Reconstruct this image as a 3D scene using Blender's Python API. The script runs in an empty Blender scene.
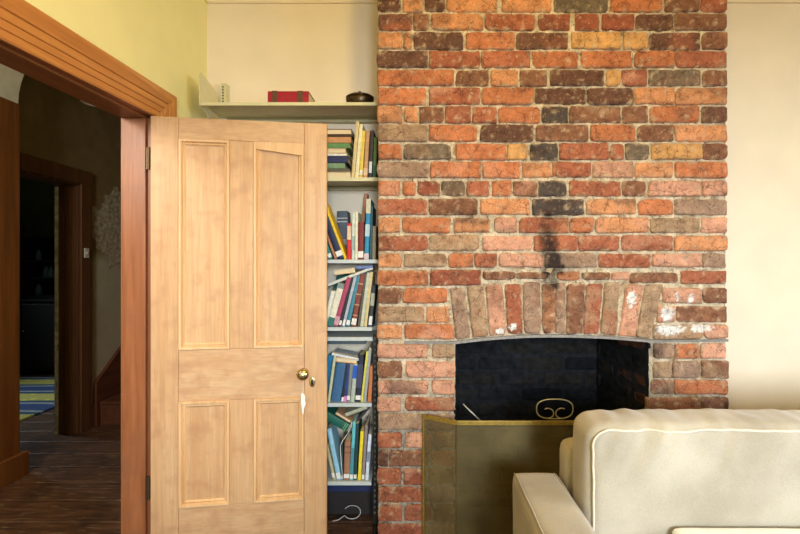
import bpy, bmesh, math, random
from mathutils import Vector, Matrix, noise
random.seed(7)
SC = bpy.context.scene
COL = SC.collection
F = 420.0; PX = 420.0; PY = 267.0; EYE = 1.35
YB = 1.953            # brick face plane
S0 = F / YB
def W(px, py, Y):
    return Vector(((px-PX)*Y/F, Y, EYE-(py-PY)*Y/F))
def lin(c):
    r = []
    for v in c[:3]:
        v = v/255.0
        r.append(v/12.92 if v <= .04045 else ((v+.055)/1.055)**2.4)
    return (r[0], r[1], r[2], 1.0)

# ------------------------------------------------------------------ materials
def newmat(name, rough=.6, metal=0.0, spec=.5):
    m = bpy.data.materials.new(name); m.use_nodes = True
    nt = m.node_tree; b = nt.nodes['Principled BSDF']
    b.inputs['Roughness'].default_value = rough
    b.inputs['Metallic'].default_value = metal
    b.inputs['Specular IOR Level'].default_value = spec
    return m, nt, b
def N(nt, t, **k):
    n = nt.nodes.new(t)
    for a, v in k.items():
        if a in n.inputs: n.inputs[a].default_value = v
        else: setattr(n, a, v)
    return n
def coords(nt, scale=(1, 1, 1), world=False):
    tc = N(nt, 'ShaderNodeTexCoord'); mp = N(nt, 'ShaderNodeMapping')
    mp.inputs['Scale'].default_value = scale
    nt.links.new(tc.outputs['Object'], mp.inputs['Vector'])
    return mp.outputs['Vector']
def mixc(nt, fac, a, b, mode='MIX'):
    n = N(nt, 'ShaderNodeMix'); n.data_type = 'RGBA'; n.blend_type = mode
    def put(s, v):
        if hasattr(v, 'links') or isinstance(v, bpy.types.NodeSocket): nt.links.new(v, s)
        else: s.default_value = v
    put(n.inputs[0], fac); put(n.inputs[6], a); put(n.inputs[7], b)
    return n.outputs[2]
def ramp(nt, src, stops):
    n = N(nt, 'ShaderNodeValToRGB'); e = n.color_ramp.elements
    while len(e) < len(stops): e.new(.5)
    for el, (p, c) in zip(e, stops):
        el.position = p; el.color = c if len(c) == 4 else (c[0], c[1], c[2], 1)
    nt.links.new(src, n.inputs[0]); return n.outputs[0]
def g(v): return (v, v, v, 1)
def bump(nt, b, src, strength=.2, dist=.01):
    n = N(nt, 'ShaderNodeBump'); n.inputs['Strength'].default_value = strength
    n.inputs['Distance'].default_value = dist
    nt.links.new(src, n.inputs['Height']); nt.links.new(n.outputs[0], b.inputs['Normal'])
def simple(name, c, rough=.6, metal=0.0, nscale=30, var=.12, bs=.0, spec=.5):
    m, nt, b = newmat(name, rough, metal, spec)
    v = coords(nt); no = N(nt, 'ShaderNodeTexNoise'); no.inputs['Scale'].default_value = nscale
    no.inputs['Detail'].default_value = 5
    nt.links.new(v, no.inputs['Vector'])
    l = lin(c); lo = tuple(x*(1-var) for x in l[:3])+(1,); hi = tuple(min(1, x*(1+var)) for x in l[:3])+(1,)
    nt.links.new(ramp(nt, no.outputs[0], [(.3, lo), (.7, hi)]), b.inputs['Base Color'])
    if bs: bump(nt, b, no.outputs[0], bs, .004)
    return m
def wood(name, c1, c2, axis='z', rough=.5, sc=1.0, dark=None, wear=None, bs=.15):
    m, nt, b = newmat(name, rough)
    s = {'x': (1.2, 22, 22), 'y': (22, 1.2, 22), 'z': (22, 22, 1.2)}[axis]
    v = coords(nt, tuple(q*sc for q in s))
    n1 = N(nt, 'ShaderNodeTexNoise'); n1.inputs['Scale'].default_value = 1.6; n1.inputs['Detail'].default_value = 6
    n1.inputs['Distortion'].default_value = .6
    nt.links.new(v, n1.inputs['Vector'])
    v2 = coords(nt, tuple(q*sc*4 for q in s))
    n2 = N(nt, 'ShaderNodeTexNoise'); n2.inputs['Scale'].default_value = 2.0; n2.inputs['Detail'].default_value = 4
    nt.links.new(v2, n2.inputs['Vector'])
    base = ramp(nt, n1.outputs[0], [(.3, lin(c1)), (.7, lin(c2))])
    fine = ramp(nt, n2.outputs[0], [(.3, g(.86)), (.6, g(1))])
    col = mixc(nt, 1.0, base, fine, 'MULTIPLY')
    v3 = coords(nt, (1, 1, 1)); n3 = N(nt, 'ShaderNodeTexNoise'); n3.inputs['Scale'].default_value = 4.5
    n3.inputs['Detail'].default_value = 5; nt.links.new(v3, n3.inputs['Vector'])
    if dark: col = mixc(nt, ramp(nt, n3.outputs[0], [(.52, g(0)), (.72, g(.8))]), col, lin(dark))
    if wear:
        n4 = N(nt, 'ShaderNodeTexNoise'); n4.inputs['Scale'].default_value = 14; n4.inputs['Detail'].default_value = 8
        nt.links.new(v3, n4.inputs['Vector'])
        col = mixc(nt, ramp(nt, n4.outputs[0], [(.5, g(0)), (.75, g(.75))]), col, lin(wear))
    nt.links.new(col, b.inputs['Base Color'])
    bump(nt, b, n2.outputs[0], bs, .003)
    return m

M = {}
M['paint'] = simple('cream_wall_paint', (240, 226, 202), .75, 0, 5, .035, .05)
M['paint_left'] = simple('yellow_green_wall_paint', (234, 226, 164), .75, 0, 5, .035, .05)
M['ceil'] = simple('ceiling_paint', (234, 222, 178), .8, 0, 5, .03)
M['door'] = wood('stripped_pine_door', (194, 150, 106), (208, 170, 128), 'z', .5, .7, None, (176, 132, 96), .18)
M['door_h'] = wood('stripped_pine_rail', (194, 152, 110), (208, 172, 132), 'x', .5, .7, None, (176, 132, 96), .18)
M['mould'] = wood('stripped_pine_moulding', (212, 168, 118), (226, 188, 142), 'z', .5, .9)  # paler than the door pine: moulding highlights put into the colour
M['trim'] = wood('varnished_orange_architrave', (176, 112, 52), (206, 142, 74), 'y', .38, .8, None, (184, 118, 62))
M['trimz'] = wood('varnished_orange_architrave_upright', (176, 112, 52), (206, 142, 74), 'z', .38, .8)
M['jamb'] = wood('reddish_jamb_wood', (138, 82, 48), (164, 104, 66), 'z', .42, .8, (128, 84, 62))
M['jambd'] = wood('dark_red_jamb_wood', (122, 72, 46), (146, 92, 62), 'z', .45, .8)
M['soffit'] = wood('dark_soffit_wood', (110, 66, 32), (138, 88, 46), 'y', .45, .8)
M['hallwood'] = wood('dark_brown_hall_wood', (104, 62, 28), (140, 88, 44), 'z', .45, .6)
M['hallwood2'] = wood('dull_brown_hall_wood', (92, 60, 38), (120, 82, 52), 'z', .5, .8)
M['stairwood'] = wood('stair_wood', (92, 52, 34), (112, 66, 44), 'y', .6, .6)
M['black'] = simple('black_paint', (22, 22, 24), .5)
M['cream_metal'] = simple('cream_enamel_metal', (212, 205, 164), .4, 0, 40, .05)
M['grey_metal'] = simple('pale_grey_enamel_metal', (196, 202, 200), .4, 0, 40, .05)
M['dark_metal'] = simple('dark_metal', (44, 44, 42), .45, .6)
M['brass'] = simple('aged_brass', (206, 188, 142), .26, 1.0, 60, .2)
M['hinge'] = simple('rusty_hinge', (92, 74, 54), .5, .7, 120, .3)
M['gold'] = simple('yellow_brass_strip', (150, 124, 54), .45, .5, 80, .25)
M['iron'] = simple('grey_iron_bar', (128, 122, 116), .55, .3, 60, .25, .2)
M['white'] = simple('white_plaster', (226, 228, 222), .6, 0, 30, .05)
M['pages'] = simple('book_pages', (222, 206, 170), .85, 0, 200, .1)
M['label'] = simple('white_paper', (232, 230, 226), .7, 0, 60, .04)
M['archp'] = simple('arch_plaster', (222, 220, 202), .8, 0, 12, .1)
M['rugb'] = None

# hall floor and room floor: worn boards that run across the passage
def mat_floor():
    m, nt, b = newmat('worn_dark_floorboards', .48)
    v = coords(nt, (2.0, 26, 1)); n1 = N(nt, 'ShaderNodeTexNoise'); n1.inputs['Scale'].default_value = 1.5; n1.inputs['Detail'].default_value = 7
    nt.links.new(v, n1.inputs['Vector'])
    base = ramp(nt, n1.outputs[0], [(.3, lin((58, 38, 26))), (.7, lin((112, 78, 54)))])
    v2 = coords(nt, (3, 3, 3)); n2 = N(nt, 'ShaderNodeTexNoise'); n2.inputs['Scale'].default_value = 1.2; n2.inputs['Detail'].default_value = 8
    n2.inputs['Roughness'].default_value = .7; nt.links.new(v2, n2.inputs['Vector'])
    col = mixc(nt, ramp(nt, n2.outputs[0], [(.48, g(0)), (.66, g(.8))]), base, lin((38, 28, 24)))
    v3 = coords(nt, (9, 60, 9)); n3 = N(nt, 'ShaderNodeTexNoise'); n3.inputs['Scale'].default_value = 1; n3.inputs['Detail'].default_value = 8
    nt.links.new(v3, n3.inputs['Vector'])
    col = mixc(nt, ramp(nt, n3.outputs[0], [(.58, g(0)), (.7, g(.6))]), col, lin((160, 134, 104)))
    nt.links.new(col, b.inputs['Base Color']); bump(nt, b, n1.outputs[0], .4, .004)
    return m
M['floor'] = mat_floor()
M['gap'] = simple('dusty_board_edge', (190, 168, 136), .9, 0, 25, .5)

def mat_hallwall():
    m, nt, b = newmat('old_hall_plaster', .85)
    v = coords(nt); tc = N(nt, 'ShaderNodeSeparateXYZ'); nt.links.new(v, tc.inputs[0])
    n1 = N(nt, 'ShaderNodeTexNoise'); n1.inputs['Scale'].default_value = 6; n1.inputs['Detail'].default_value = 9
    n1.inputs['Roughness'].default_value = .55; nt.links.new(v, n1.inputs['Vector'])
    # bare lime patch with a ragged edge: an irregular blob around (y 3.9, z 1.6)
    def m_(op, a, c):
        q = N(nt, 'ShaderNodeMath'); q.operation = op
        for i, s in enumerate((a, c)):
            if isinstance(s, bpy.types.NodeSocket): nt.links.new(s, q.inputs[i])
            else: q.inputs[i].default_value = s
        return q.outputs[0]
    dz = m_('ABSOLUTE', m_('SUBTRACT', tc.outputs[2], 1.70), 0)
    top = m_('ADD', m_('MULTIPLY', dz, 1.15), 0)
    dy = m_('ABSOLUTE', m_('SUBTRACT', tc.outputs[1], 3.85), 0)
    d = m_('ADD', top, m_('MULTIPLY', dy, .9))
    d = m_('ADD', d, m_('MULTIPLY', m_('SUBTRACT', n1.outputs[0], .5), 1.5))
    patch = ramp(nt, d, [(.44, g(1)), (.48, g(0))])
    n2 = N(nt, 'ShaderNodeTexNoise'); n2.inputs['Scale'].default_value = 30; n2.inputs['Detail'].default_value = 6
    nt.links.new(v, n2.inputs['Vector'])
    pc = ramp(nt, n2.outputs[0], [(.35, lin((160, 148, 122))), (.65, lin((222, 216, 198)))])
    # ochre tone above, paler tone below
    upper = ramp(nt, n1.outputs[0], [(.3, lin((126, 106, 72))), (.7, lin((150, 130, 92)))])
    low = ramp(nt, n1.outputs[0], [(.3, lin((196, 190, 168))), (.7, lin((210, 206, 184)))])
    zz = ramp(nt, m_('SUBTRACT', tc.outputs[2], .9), [(.48, g(0)), (.6, g(1))])
    col = mixc(nt, zz, low, upper)
    col = mixc(nt, patch, col, pc)
    nt.links.new(col, b.inputs['Base Color']); bump(nt, b, n2.outputs[0], .2, .004)
    return m
M['hall'] = mat_hallwall()
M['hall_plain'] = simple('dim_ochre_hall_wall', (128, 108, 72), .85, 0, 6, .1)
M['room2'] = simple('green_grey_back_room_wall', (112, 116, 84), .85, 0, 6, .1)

def mat_brick():
    m, nt, b = newmat('handmade_brick', .88, 0, .25)
    at = N(nt, 'ShaderNodeAttribute'); at.attribute_name = 'col'
    v = coords(nt)
    n1 = N(nt, 'ShaderNodeTexNoise'); n1.inputs['Scale'].default_value = 28; n1.inputs['Detail'].default_value = 9; n1.inputs['Roughness'].default_value = .7
    nt.links.new(v, n1.inputs['Vector'])
    n2 = N(nt, 'ShaderNodeTexNoise'); n2.inputs['Scale'].default_value = 170; n2.inputs['Detail'].default_value = 3
    nt.links.new(v, n2.inputs['Vector'])
    col = mixc(nt, 1.0, at.outputs['Color'], ramp(nt, n1.outputs[0], [(.3, (.52, .46, .42, 1)), (.46, g(.95)), (.7, (1.22, 1.24, 1.24, 1))]), 'MULTIPLY')
    pits = ramp(nt, n2.outputs[0], [(.30, g(.8)), (.38, g(0))])
    col = mixc(nt, pits, col, lin((62, 36, 26)))
    n3 = N(nt, 'ShaderNodeTexNoise'); n3.inputs['Scale'].default_value = 75; n3.inputs['Detail'].default_value = 6
    nt.links.new(v, n3.inputs['Vector'])
    dust = ramp(nt, n3.outputs[0], [(.60, g(0)), (.74, g(.42))])
    col = mixc(nt, dust, col, lin((214, 176, 138)))
    # scattered iron spots and smoke stains
    n4 = N(nt, 'ShaderNodeTexNoise'); n4.inputs['Scale'].default_value = 11; n4.inputs['Detail'].default_value = 9; n4.inputs['Roughness'].default_value = .75
    nt.links.new(v, n4.inputs['Vector'])
    col = mixc(nt, ramp(nt, n4.outputs[0], [(.56, g(0)), (.68, g(.6))]), col, lin((84, 54, 42)))
    dv = N(nt, 'ShaderNodeVectorMath'); dv.operation = 'MULTIPLY_ADD'; nt.links.new(n1.outputs[1], dv.inputs[0]); dv.inputs[1].default_value = (.05, .05, .05); nt.links.new(v, dv.inputs[2])
    vo = N(nt, 'ShaderNodeTexVoronoi'); vo.feature = 'DISTANCE_TO_EDGE'; vo.inputs['Scale'].default_value = 17; nt.links.new(dv.outputs[0], vo.inputs['Vector'])
    cr1 = ramp(nt, vo.outputs[0], [(.008, g(1)), (.03, g(0))]); gate = ramp(nt, n4.outputs[0], [(.44, g(0)), (.54, g(.75))])
    cm = N(nt, 'ShaderNodeMath'); cm.operation = 'MULTIPLY'; nt.links.new(cr1, cm.inputs[0]); nt.links.new(gate, cm.inputs[1])
    col = mixc(nt, cm.outputs[0], col, lin((70, 42, 32)))
    nt.links.new(col, b.inputs['Base Color'])
    add = N(nt, 'ShaderNodeMath'); add.operation = 'ADD'
    nt.links.new(n1.outputs[0], add.inputs[0]); nt.links.new(n2.outputs[0], add.inputs[1])
    bump(nt, b, add.outputs[0], .8, .008)
    return m
M['brick'] = mat_brick()
def mat_firebox():
    m, nt, b = newmat('sooty_firebrick', .9, 0, .1)
    at = N(nt, 'ShaderNodeAttribute'); at.attribute_name = 'col'
    v = coords(nt); n1 = N(nt, 'ShaderNodeTexNoise'); n1.inputs['Scale'].default_value = 30; n1.inputs['Detail'].default_value = 8
    nt.links.new(v, n1.inputs['Vector'])
    nt.links.new(mixc(nt, 1.0, at.outputs['Color'], ramp(nt, n1.outputs[0], [(.3, g(.5)), (.7, g(1.4))]), 'MULTIPLY'), b.inputs['Base Color'])
    bump(nt, b, n1.outputs[0], .6, .008); return m
M['firebox'] = mat_firebox()

def mat_fabric():
    m, nt, b = newmat('cream_velvet_upholstery', .9, 0, .2)
    v = coords(nt)
    n1 = N(nt, 'ShaderNodeTexNoise'); n1.inputs['Scale'].default_value = 5; n1.inputs['Detail'].default_value = 6
    nt.links.new(v, n1.inputs['Vector'])
    n2 = N(nt, 'ShaderNodeTexNoise'); n2.inputs['Scale'].default_value = 260; n2.inputs['Detail'].default_value = 2
    nt.links.new(v, n2.inputs['Vector'])
    c = ramp(nt, n1.outputs[0], [(.3, lin((158, 149, 132))), (.7, lin((186, 177, 160)))])
    c = mixc(nt, 1.0, c, ramp(nt, n2.outputs[0], [(.35, g(.92)), (.65, g(1.03))]), 'MULTIPLY')
    nt.links.new(c, b.inputs['Base Color'])
    b.inputs['Sheen Weight'].default_value = .35
    b.inputs['Sheen Roughness'].default_value = .5
    bump(nt, b, n2.outputs[0], .12, .002); return m
M['fabric'] = mat_fabric()
M['welt'] = simple('pale_piping_cord', (214, 202, 184), .85, 0, 200, .06)
M['throw'] = simple('white_cotton', (236, 236, 234), .9, 0, 90, .04, .1)

def mat_mesh():
    m, nt, b = newmat('fine_brass_mesh', .55, .35)
    v = coords(nt); n1 = N(nt, 'ShaderNodeTexNoise'); n1.inputs['Scale'].default_value = 7; n1.inputs['Detail'].default_value = 8
    nt.links.new(v, n1.inputs['Vector'])
    nt.links.new(ramp(nt, n1.outputs[0], [(.35, lin((96, 82, 48))), (.7, lin((126, 110, 70)))]), b.inputs['Base Color'])
    tr = N(nt, 'ShaderNodeBsdfTransparent'); mx = N(nt, 'ShaderNodeMixShader')
    mx.inputs[0].default_value = .68      # wire area of the weave
    out = nt.nodes['Material Output']
    nt.links.new(tr.outputs[0], mx.inputs[1]); nt.links.new(b.outputs[0], mx.inputs[2]); nt.links.new(mx.outputs[0], out.inputs[0])
    return m
M['mesh'] = mat_mesh()

def mat_rug():
    m, nt, b = newmat('striped_rug', .95)
    v = coords(nt, (1, 1, 1)); w = N(nt, 'ShaderNodeTexWave'); w.inputs['Scale'].default_value = .55; w.inputs['Distortion'].default_value = 1.5
    w.bands_direction = 'Y'; nt.links.new(v, w.inputs['Vector'])
    vo = N(nt, 'ShaderNodeTexVoronoi'); vo.inputs['Scale'].default_value = 9; nt.links.new(v, vo.inputs['Vector'])
    c = ramp(nt, w.outputs[0], [(.0, lin((226, 216, 90))), (.28, lin((220, 214, 96))), (.32, lin((24, 70, 96))), (.6, lin((30, 84, 110))), (.66, lin((210, 220, 214))), (.86, lin((40, 70, 130)))])
    c2 = mixc(nt, ramp(nt, vo.outputs[0], [(.2, g(0)), (.3, g(.35))]), c, lin((26, 60, 100)))
    nt.links.new(c2, b.inputs['Base Color']); return m
M['rug'] = mat_rug()
M['pot'] = simple('dark_bronze', (72, 56, 38), .32, .8, 60, .3)
_bm = {}
def bookmat(c):
    c = tuple(c)
    if c not in _bm: _bm[c] = simple('book_cloth_%d_%d_%d' % c, c, .6, 0, 45, .16)
    return _bm[c]

# ------------------------------------------------------------------ mesh builder
ORG = {}
class MB:
    def __init__(s): s.v = []; s.f = []; s.c = []
    def add(s, vs, fs, cs=None):
        o = len(s.v); s.v += [Vector(x) for x in vs]; s.f += [tuple(i+o for i in q) for q in fs]
        if cs: s.c += cs
    def box(s, a, b, mat=None):
        x0, y0, z0 = a; x1, y1, z1 = b
        vs = [(x0, y0, z0), (x1, y0, z0), (x1, y1, z0), (x0, y1, z0), (x0, y0, z1), (x1, y0, z1), (x1, y1, z1), (x0, y1, z1)]
        if mat is not None: vs = [mat @ Vector(v) for v in vs]
        s.add(vs, [(0, 3, 2, 1), (4, 5, 6, 7), (0, 1, 5, 4), (1, 2, 6, 5), (2, 3, 7, 6), (3, 0, 4, 7)]); return s
    def hexa(s, bot, top):
        s.add(list(bot)+list(top), [(0, 3, 2, 1), (4, 5, 6, 7), (0, 1, 5, 4), (1, 2, 6, 5), (2, 3, 7, 6), (3, 0, 4, 7)]); return s
    def prism(s, poly, vec):
        n = len(poly); vec = Vector(vec)
        vs = [Vector(p) for p in poly]+[Vector(p)+vec for p in poly]
        fs = [tuple(range(n-1, -1, -1)), tuple(range(n, 2*n))]+[(i, (i+1) % n, n+(i+1) % n, n+i) for i in range(n)]
        s.add(vs, fs); return s
    def tube(s, pts, r, n=8, closed=False):
        pts = [Vector(p) for p in pts]; m = len(pts); vs = []; fs = []
        ref = None
        for i, p in enumerate(pts):
            if closed: d = pts[(i+1) % m]-pts[i-1]
            else: d = pts[min(i+1, m-1)]-pts[max(i-1, 0)]
            d.normalize()
            if ref is None: ref = d.orthogonal().normalized()
            u = (ref-d*ref.dot(d))
            if u.length < 1e-5: u = d.orthogonal()
            u.normalize(); ref = u; w = d.cross(u)
            for k in range(n):
                a = 2*math.pi*k/n; vs.append(p+u*math.cos(a)*r+w*math.sin(a)*r)
        for i in range(m if closed else m-1):
            j = (i+1) % m
            for k in range(n):
                fs.append((i*n+k, i*n+(k+1) % n, j*n+(k+1) % n, j*n+k))
        if not closed: fs += [tuple(range(n-1, -1, -1)), tuple(range((m-1)*n, m*n))]
        s.add(vs, fs); return s
    def lathe(s, prof, c, axis='z', n=32, sx=1, sy=1):
        c = Vector(c); vs = []; fs = []
        for r, h in prof:
            for k in range(n):
                a = 2*math.pi*k/n; x = r*math.cos(a)*sx; y = r*math.sin(a)*sy
                vs.append(c+(Vector((x, y, h)) if axis == 'z' else Vector((x, -h, y))))
        m = len(prof)
        for i in range(m-1):
            for k in range(n): fs.append((i*n+k, i*n+(k+1) % n, (i+1)*n+(k+1) % n, (i+1)*n+k))
        fs += [tuple(range(n-1, -1, -1)), tuple(range((m-1)*n, m*n))]
        s.add(vs, fs); return s
    def build(s, name, mat, parent=None, org=None, smooth=False, bevel=0, seg=2, sub=0):
        if org is None: org = ORG.get(parent.name, Vector((0, 0, 0))) if parent else Vector((0, 0, 0))
        org = Vector(org)
        me = bpy.data.meshes.new(name); me.from_pydata([v-org for v in s.v], [], s.f); me.validate()
        bm = bmesh.new(); bm.from_mesh(me); bmesh.ops.recalc_face_normals(bm, faces=bm.faces); bm.to_mesh(me); bm.free()
        if s.c:
            at = me.color_attributes.new('col', 'FLOAT_COLOR', 'POINT')
            for i, c in enumerate(s.c): at.data[i].color = c
        me.materials.append(mat)
        o = bpy.data.objects.new(name, me); COL.objects.link(o)
        if parent: o.parent = parent
        else: o.location = org
        ORG[o.name] = org
        if smooth:
            for p in me.polygons: p.use_smooth = True
        if bevel:
            md = o.modifiers.new('bevel', 'BEVEL'); md.width = bevel; md.segments = seg; md.limit_method = 'ANGLE'
        if sub:
            md = o.modifiers.new('sub', 'SUBSURF'); md.levels = sub; md.render_levels = sub
        return o
def tag(o, label=None, cat=None, group=None, kind=None):
    if label: o['label'] = label
    if cat: o['category'] = cat
    if group: o['group'] = group
    if kind: o['kind'] = kind
    return o
def empty(name, loc, label=None, cat=None, group=None, kind=None):
    o = bpy.data.objects.new(name, None); COL.objects.link(o); o.location = loc; o.empty_display_size = .05
    ORG[o.name] = Vector(loc); return tag(o, label, cat, group, kind)
def struct(name, mb, mat, parent=None, **k):
    o = mb.build(name, mat, parent, **k)
    if not parent: o['kind'] = 'structure'
    return o
def smooth01(t):
    t = max(0., min(1., t)); return t*t*(3-2*t)

# ------------------------------------------------------------------ camera
cam = bpy.data.cameras.new('camera'); camo = bpy.data.objects.new('camera', cam); COL.objects.link(camo)
camo.location = (0, 0, EYE); camo.rotation_euler = (math.pi/2, 0, 0)
cam.sensor_width = 36; cam.lens = 36*F/800; cam.shift_x = (400-PX)/800; cam.clip_start = .05
SC.camera = camo

# ------------------------------------------------------------------ room shell
XL = -1.195; XH = -1.33; YW = 2.357; XR = 3.2; YN = -2.7; ZC = 3.0
HL = -2.77; HL2 = -2.92
DY0, DY1, DZ = 1.05, 1.873, 2.02
fl = MB(); fl.box((-6.6, YN-.15, -.06), (XR+.15, 6.15, -.012))
struct('floor', fl, M['gap'])
bd = MB(); y = -2.7
R = random.Random(3)
while y < 6.1:
    w = .205
    x = -6.5
    while x < XR:
        L = R.uniform(2.2, 3.6); x1 = min(XR, x+L)
        # each board: gently warped strip
        n = max(2, int((x1-x)/.08)); vs = []; fs = []
        for i in range(n+1):
            xx = x+.001+(x1-x-.002)*i/n
            e0 = .005+.004*noise.noise((xx*6, y*9, 0)); e1 = .005+.004*noise.noise((xx*6, y*9+5, 3))
            z = .0015*noise.noise((xx*2, y*5, 1))
            vs += [(xx, y+e0, z-.014), (xx, y+e0, z-.003), (xx, y+e0+.006, z), (xx, y+w-e1-.006, z), (xx, y+w-e1, z-.003), (xx, y+w-e1, z-.014)]
        for i in range(n):
            for k in range(5): fs.append((i*6+k, i*6+k+1, i*6+k+7, i*6+k+6))
        bd.add(vs, fs); x = x1
    y += w
bo = struct('floor', bd, M['floor'])
bo.name = 'floor_boards'; bo['kind'] = 'structure'
struct('ceiling', MB().box((-6.6, YN-.15, ZC), (XR+.15, 6.15, ZC+.1)), M['ceil'])
wl = MB()
wl.box((XH, YN, 0), (XL, DY0-.03, ZC)); wl.box((XH, DY1+.03, 0), (XL, YW, ZC)); wl.box((XH, DY0-.03, DZ+.03), (XL, DY1+.03, ZC))
struct('wall_left', wl, M['paint_left'])
struct('wall_far', MB().box((XH, YW, 0), (XR+.1, YW+.14, ZC)), M['paint'])
wr_ = MB(); RY0, RY1, RZ0, RZ1 = -1.3, .3, .9, 2.2
wr_.box((XR, YN, 0), (XR+.1, RY0, ZC)); wr_.box((XR, RY1, 0), (XR+.1, YW, ZC)); wr_.box((XR, RY0, 0), (XR+.1, RY1, RZ0)); wr_.box((XR, RY0, RZ1), (XR+.1, RY1, ZC))
struct('wall_right', wr_, M['paint'])
wf2 = MB()
for a, b_ in (((RY0, RZ0), (RY1, RZ0+.05)), ((RY0, RZ1-.05), (RY1, RZ1)), ((RY0, RZ0+.05), (RY0+.05, RZ1-.05)), ((RY1-.05, RZ0+.05), (RY1, RZ1-.05))):
    wf2.box((XR+.03, a[0], a[1]), (XR+.09, b_[0], b_[1]))
struct('fill_window', wf2, M['white'])  # unseen window added to carry a fill light for the left wall
# wall behind the camera with one wide window
wn = MB(); WX0, WX1, WZ0, WZ1 = .0, 1.6, 1.2, 2.35
wn.box((XH, YN-.12, 0), (WX0, YN, ZC)); wn.box((WX1, YN-.12, 0), (XR+.1, YN, ZC)); wn.box((WX0, YN-.12, 0), (WX1, YN, WZ0)); wn.box((WX0, YN-.12, WZ1), (WX1, YN, ZC))
struct('wall_near', wn, M['paint'])
wf = MB()
for a, b_ in (((WX0, WZ0), (WX1, WZ0+.05)), ((WX0, WZ1-.05), (WX1, WZ1)), ((WX0, WZ0+.05), (WX0+.05, WZ1-.05)), ((WX1-.05, WZ0+.05), (WX1, WZ1-.05)), (((WX0+WX1)/2-.02, WZ0+.05), ((WX0+WX1)/2+.02, WZ1-.05))):
    wf.box((a[0], YN-.1, a[1]), (b_[0], YN-.04, b_[1]))
struct('window_1', wf, M['white'])
# picture-rail bead high on the far wall
ZT = 2.832
struct('trim_rail', MB().box((XL, YW-.012, ZT-.006), (-.2, YW, ZT+.016)), M['paint'])
struct('trim_rail_right', MB().box((1.43, YW-.012, ZT-.004), (XR, YW, ZT+.02)), M['paint'])
struct('trim_rail_left', MB().box((XL, DY1+.1, ZT-.006), (XL+.012, YW-.012, ZT+.016)), M['paint_left'])
struct('baseboard_far', MB().box((1.43, YW-.02, 0), (XR, YW, .16)), M['trim'], bevel=.004)
# door lining (jamb) with rebate
jb = MB()
jb.box((XH-.005, DY1, 0), (XL-.03, DY1+.03, DZ)); struct('trim_jamb', jb, M['jamb'], bevel=.002)
struct('trim_jamb_rebate', MB().box((XL-.0295, DY1+.012, 0), (XL+.004, DY1+.03, DZ)), M['jambd'], bevel=.001)
struct('trim_jamb_near', MB().box((XH-.005, DY0-.03, 0), (XL, DY0, DZ)), M['jamb'], bevel=.002)
struct('trim_door_head', MB().hexa([(XH-.005, DY0-.03, DZ-.034), (XL-.03, DY0-.03, DZ-.034), (XL-.03, DY1+.03, DZ-.005), (XH-.005, DY1+.03, DZ-.005)], [(XH-.005, DY0-.03, DZ+.03), (XL-.03, DY0-.03, DZ+.03), (XL-.03, DY1+.03, DZ+.03), (XH-.005, DY1+.03, DZ+.03)]), M['soffit'], bevel=.002)
struct('trim_head_rebate', MB().hexa([(XL-.0295, DY0-.03, DZ-.026), (XL+.004, DY0-.03, DZ-.026), (XL+.004, DY1+.03, DZ+.004), (XL-.0295, DY1+.03, DZ+.004)], [(XL-.0295, DY0-.03, DZ+.03), (XL+.004, DY0-.03, DZ+.03), (XL+.004, DY1+.03, DZ+.03), (XL-.0295, DY1+.03, DZ+.03)]), M['jambd'], bevel=.001)
# moulded architrave: profile across its width, mitred at the top corner
AW = .146
prof = [(0, .008), (.006, .012), (.024, .012), (.026, .007), (.029, .007), (.031, .012), (.052, .012), (.054, .007), (.057, .007), (.059, .012), (.082, .013), (.084, .008), (.087, .008), (.089, .014), (.112, .016), (.125, .018), (.140, .018), (AW, .014)]
def architrave(inner, zin, far=True):
    # head piece running along Y, then the upright
    hd = MB(); vs = []; fs = []; n = len(prof)
    for (yy, sgn) in ((DY0-.025, -1), (inner, 1)):
        for w, h in [(0, 0)]+prof+[(AW, 0)]:
            vs.append((XL+h, yy+sgn*w, zin+w-(.040 if sgn < 0 else 0)))
    k = n+2
    for i in range(k-1): fs.append((i, i+1, k+i+1, k+i))
    fs += [tuple(range(k)), tuple(range(2*k-1, k-1, -1)), (0, k, 2*k-1, k-1)]
    hd.add(vs, fs); struct('trim_architrave_head', hd, M['trim'])
    for nm, yy, sgn in (('trim_architrave_side', inner, 1), ('trim_architrave_near', DY0-.025, -1)):
        up = MB(); vs = []; fs = []
        for top in (0, 1):
            for w, h in [(0, 0)]+prof+[(AW, 0)]:
                vs.append((XL+h, yy+sgn*w, (zin+w) if top else 0))
        for i in range(k-1): fs.append((i, i+1, k+i+1, k+i))
        fs += [tuple(range(k)), tuple(range(2*k-1, k-1, -1)), (0, k, 2*k-1, k-1)]
        up.add(vs, fs); struct(nm, up, M['trimz'])
architrave(DY1+.02, DZ+.008)

# ------------------------------------------------------------------ open door
P0 = Vector((-1.189, 1.852, 0)); P1 = Vector((-.4335, 1.954, 0))
DV = (P1-P0).normalized(); DN = Vector((DV.y, -DV.x, 0)); DWID = (P1-P0).length   # DN points to the camera
DT = .038; Z0d, Z1d = .012, 2.017
def u_of(px):
    k = (px-PX)/F     # X = kY
    return (k*P0.y-P0.x)/(DV.x-k*DV.y)
def dp(u, z, d=0):   # d: distance out of the face, towards camera
    return P0+DV*u+DN*d+Vector((0, 0, z))
def z_of(px, py):
    Y = (P0+DV*u_of(px)).y; return EYE-(py-PY)*Y/F
door = empty('door_1', P0, 'stripped pine four panel door standing open against the bookshelves', 'door', kind='structure')
def dbox(mb, u0, u1, z0, z1, d0, d1):
    mb.hexa([dp(u0, z0, d1), dp(u1, z0, d1), dp(u1, z0, d0), dp(u0, z0, d0)], [dp(u0, z1, d1), dp(u1, z1, d1), dp(u1, z1, d0), dp(u0, z1, d0)])
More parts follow.
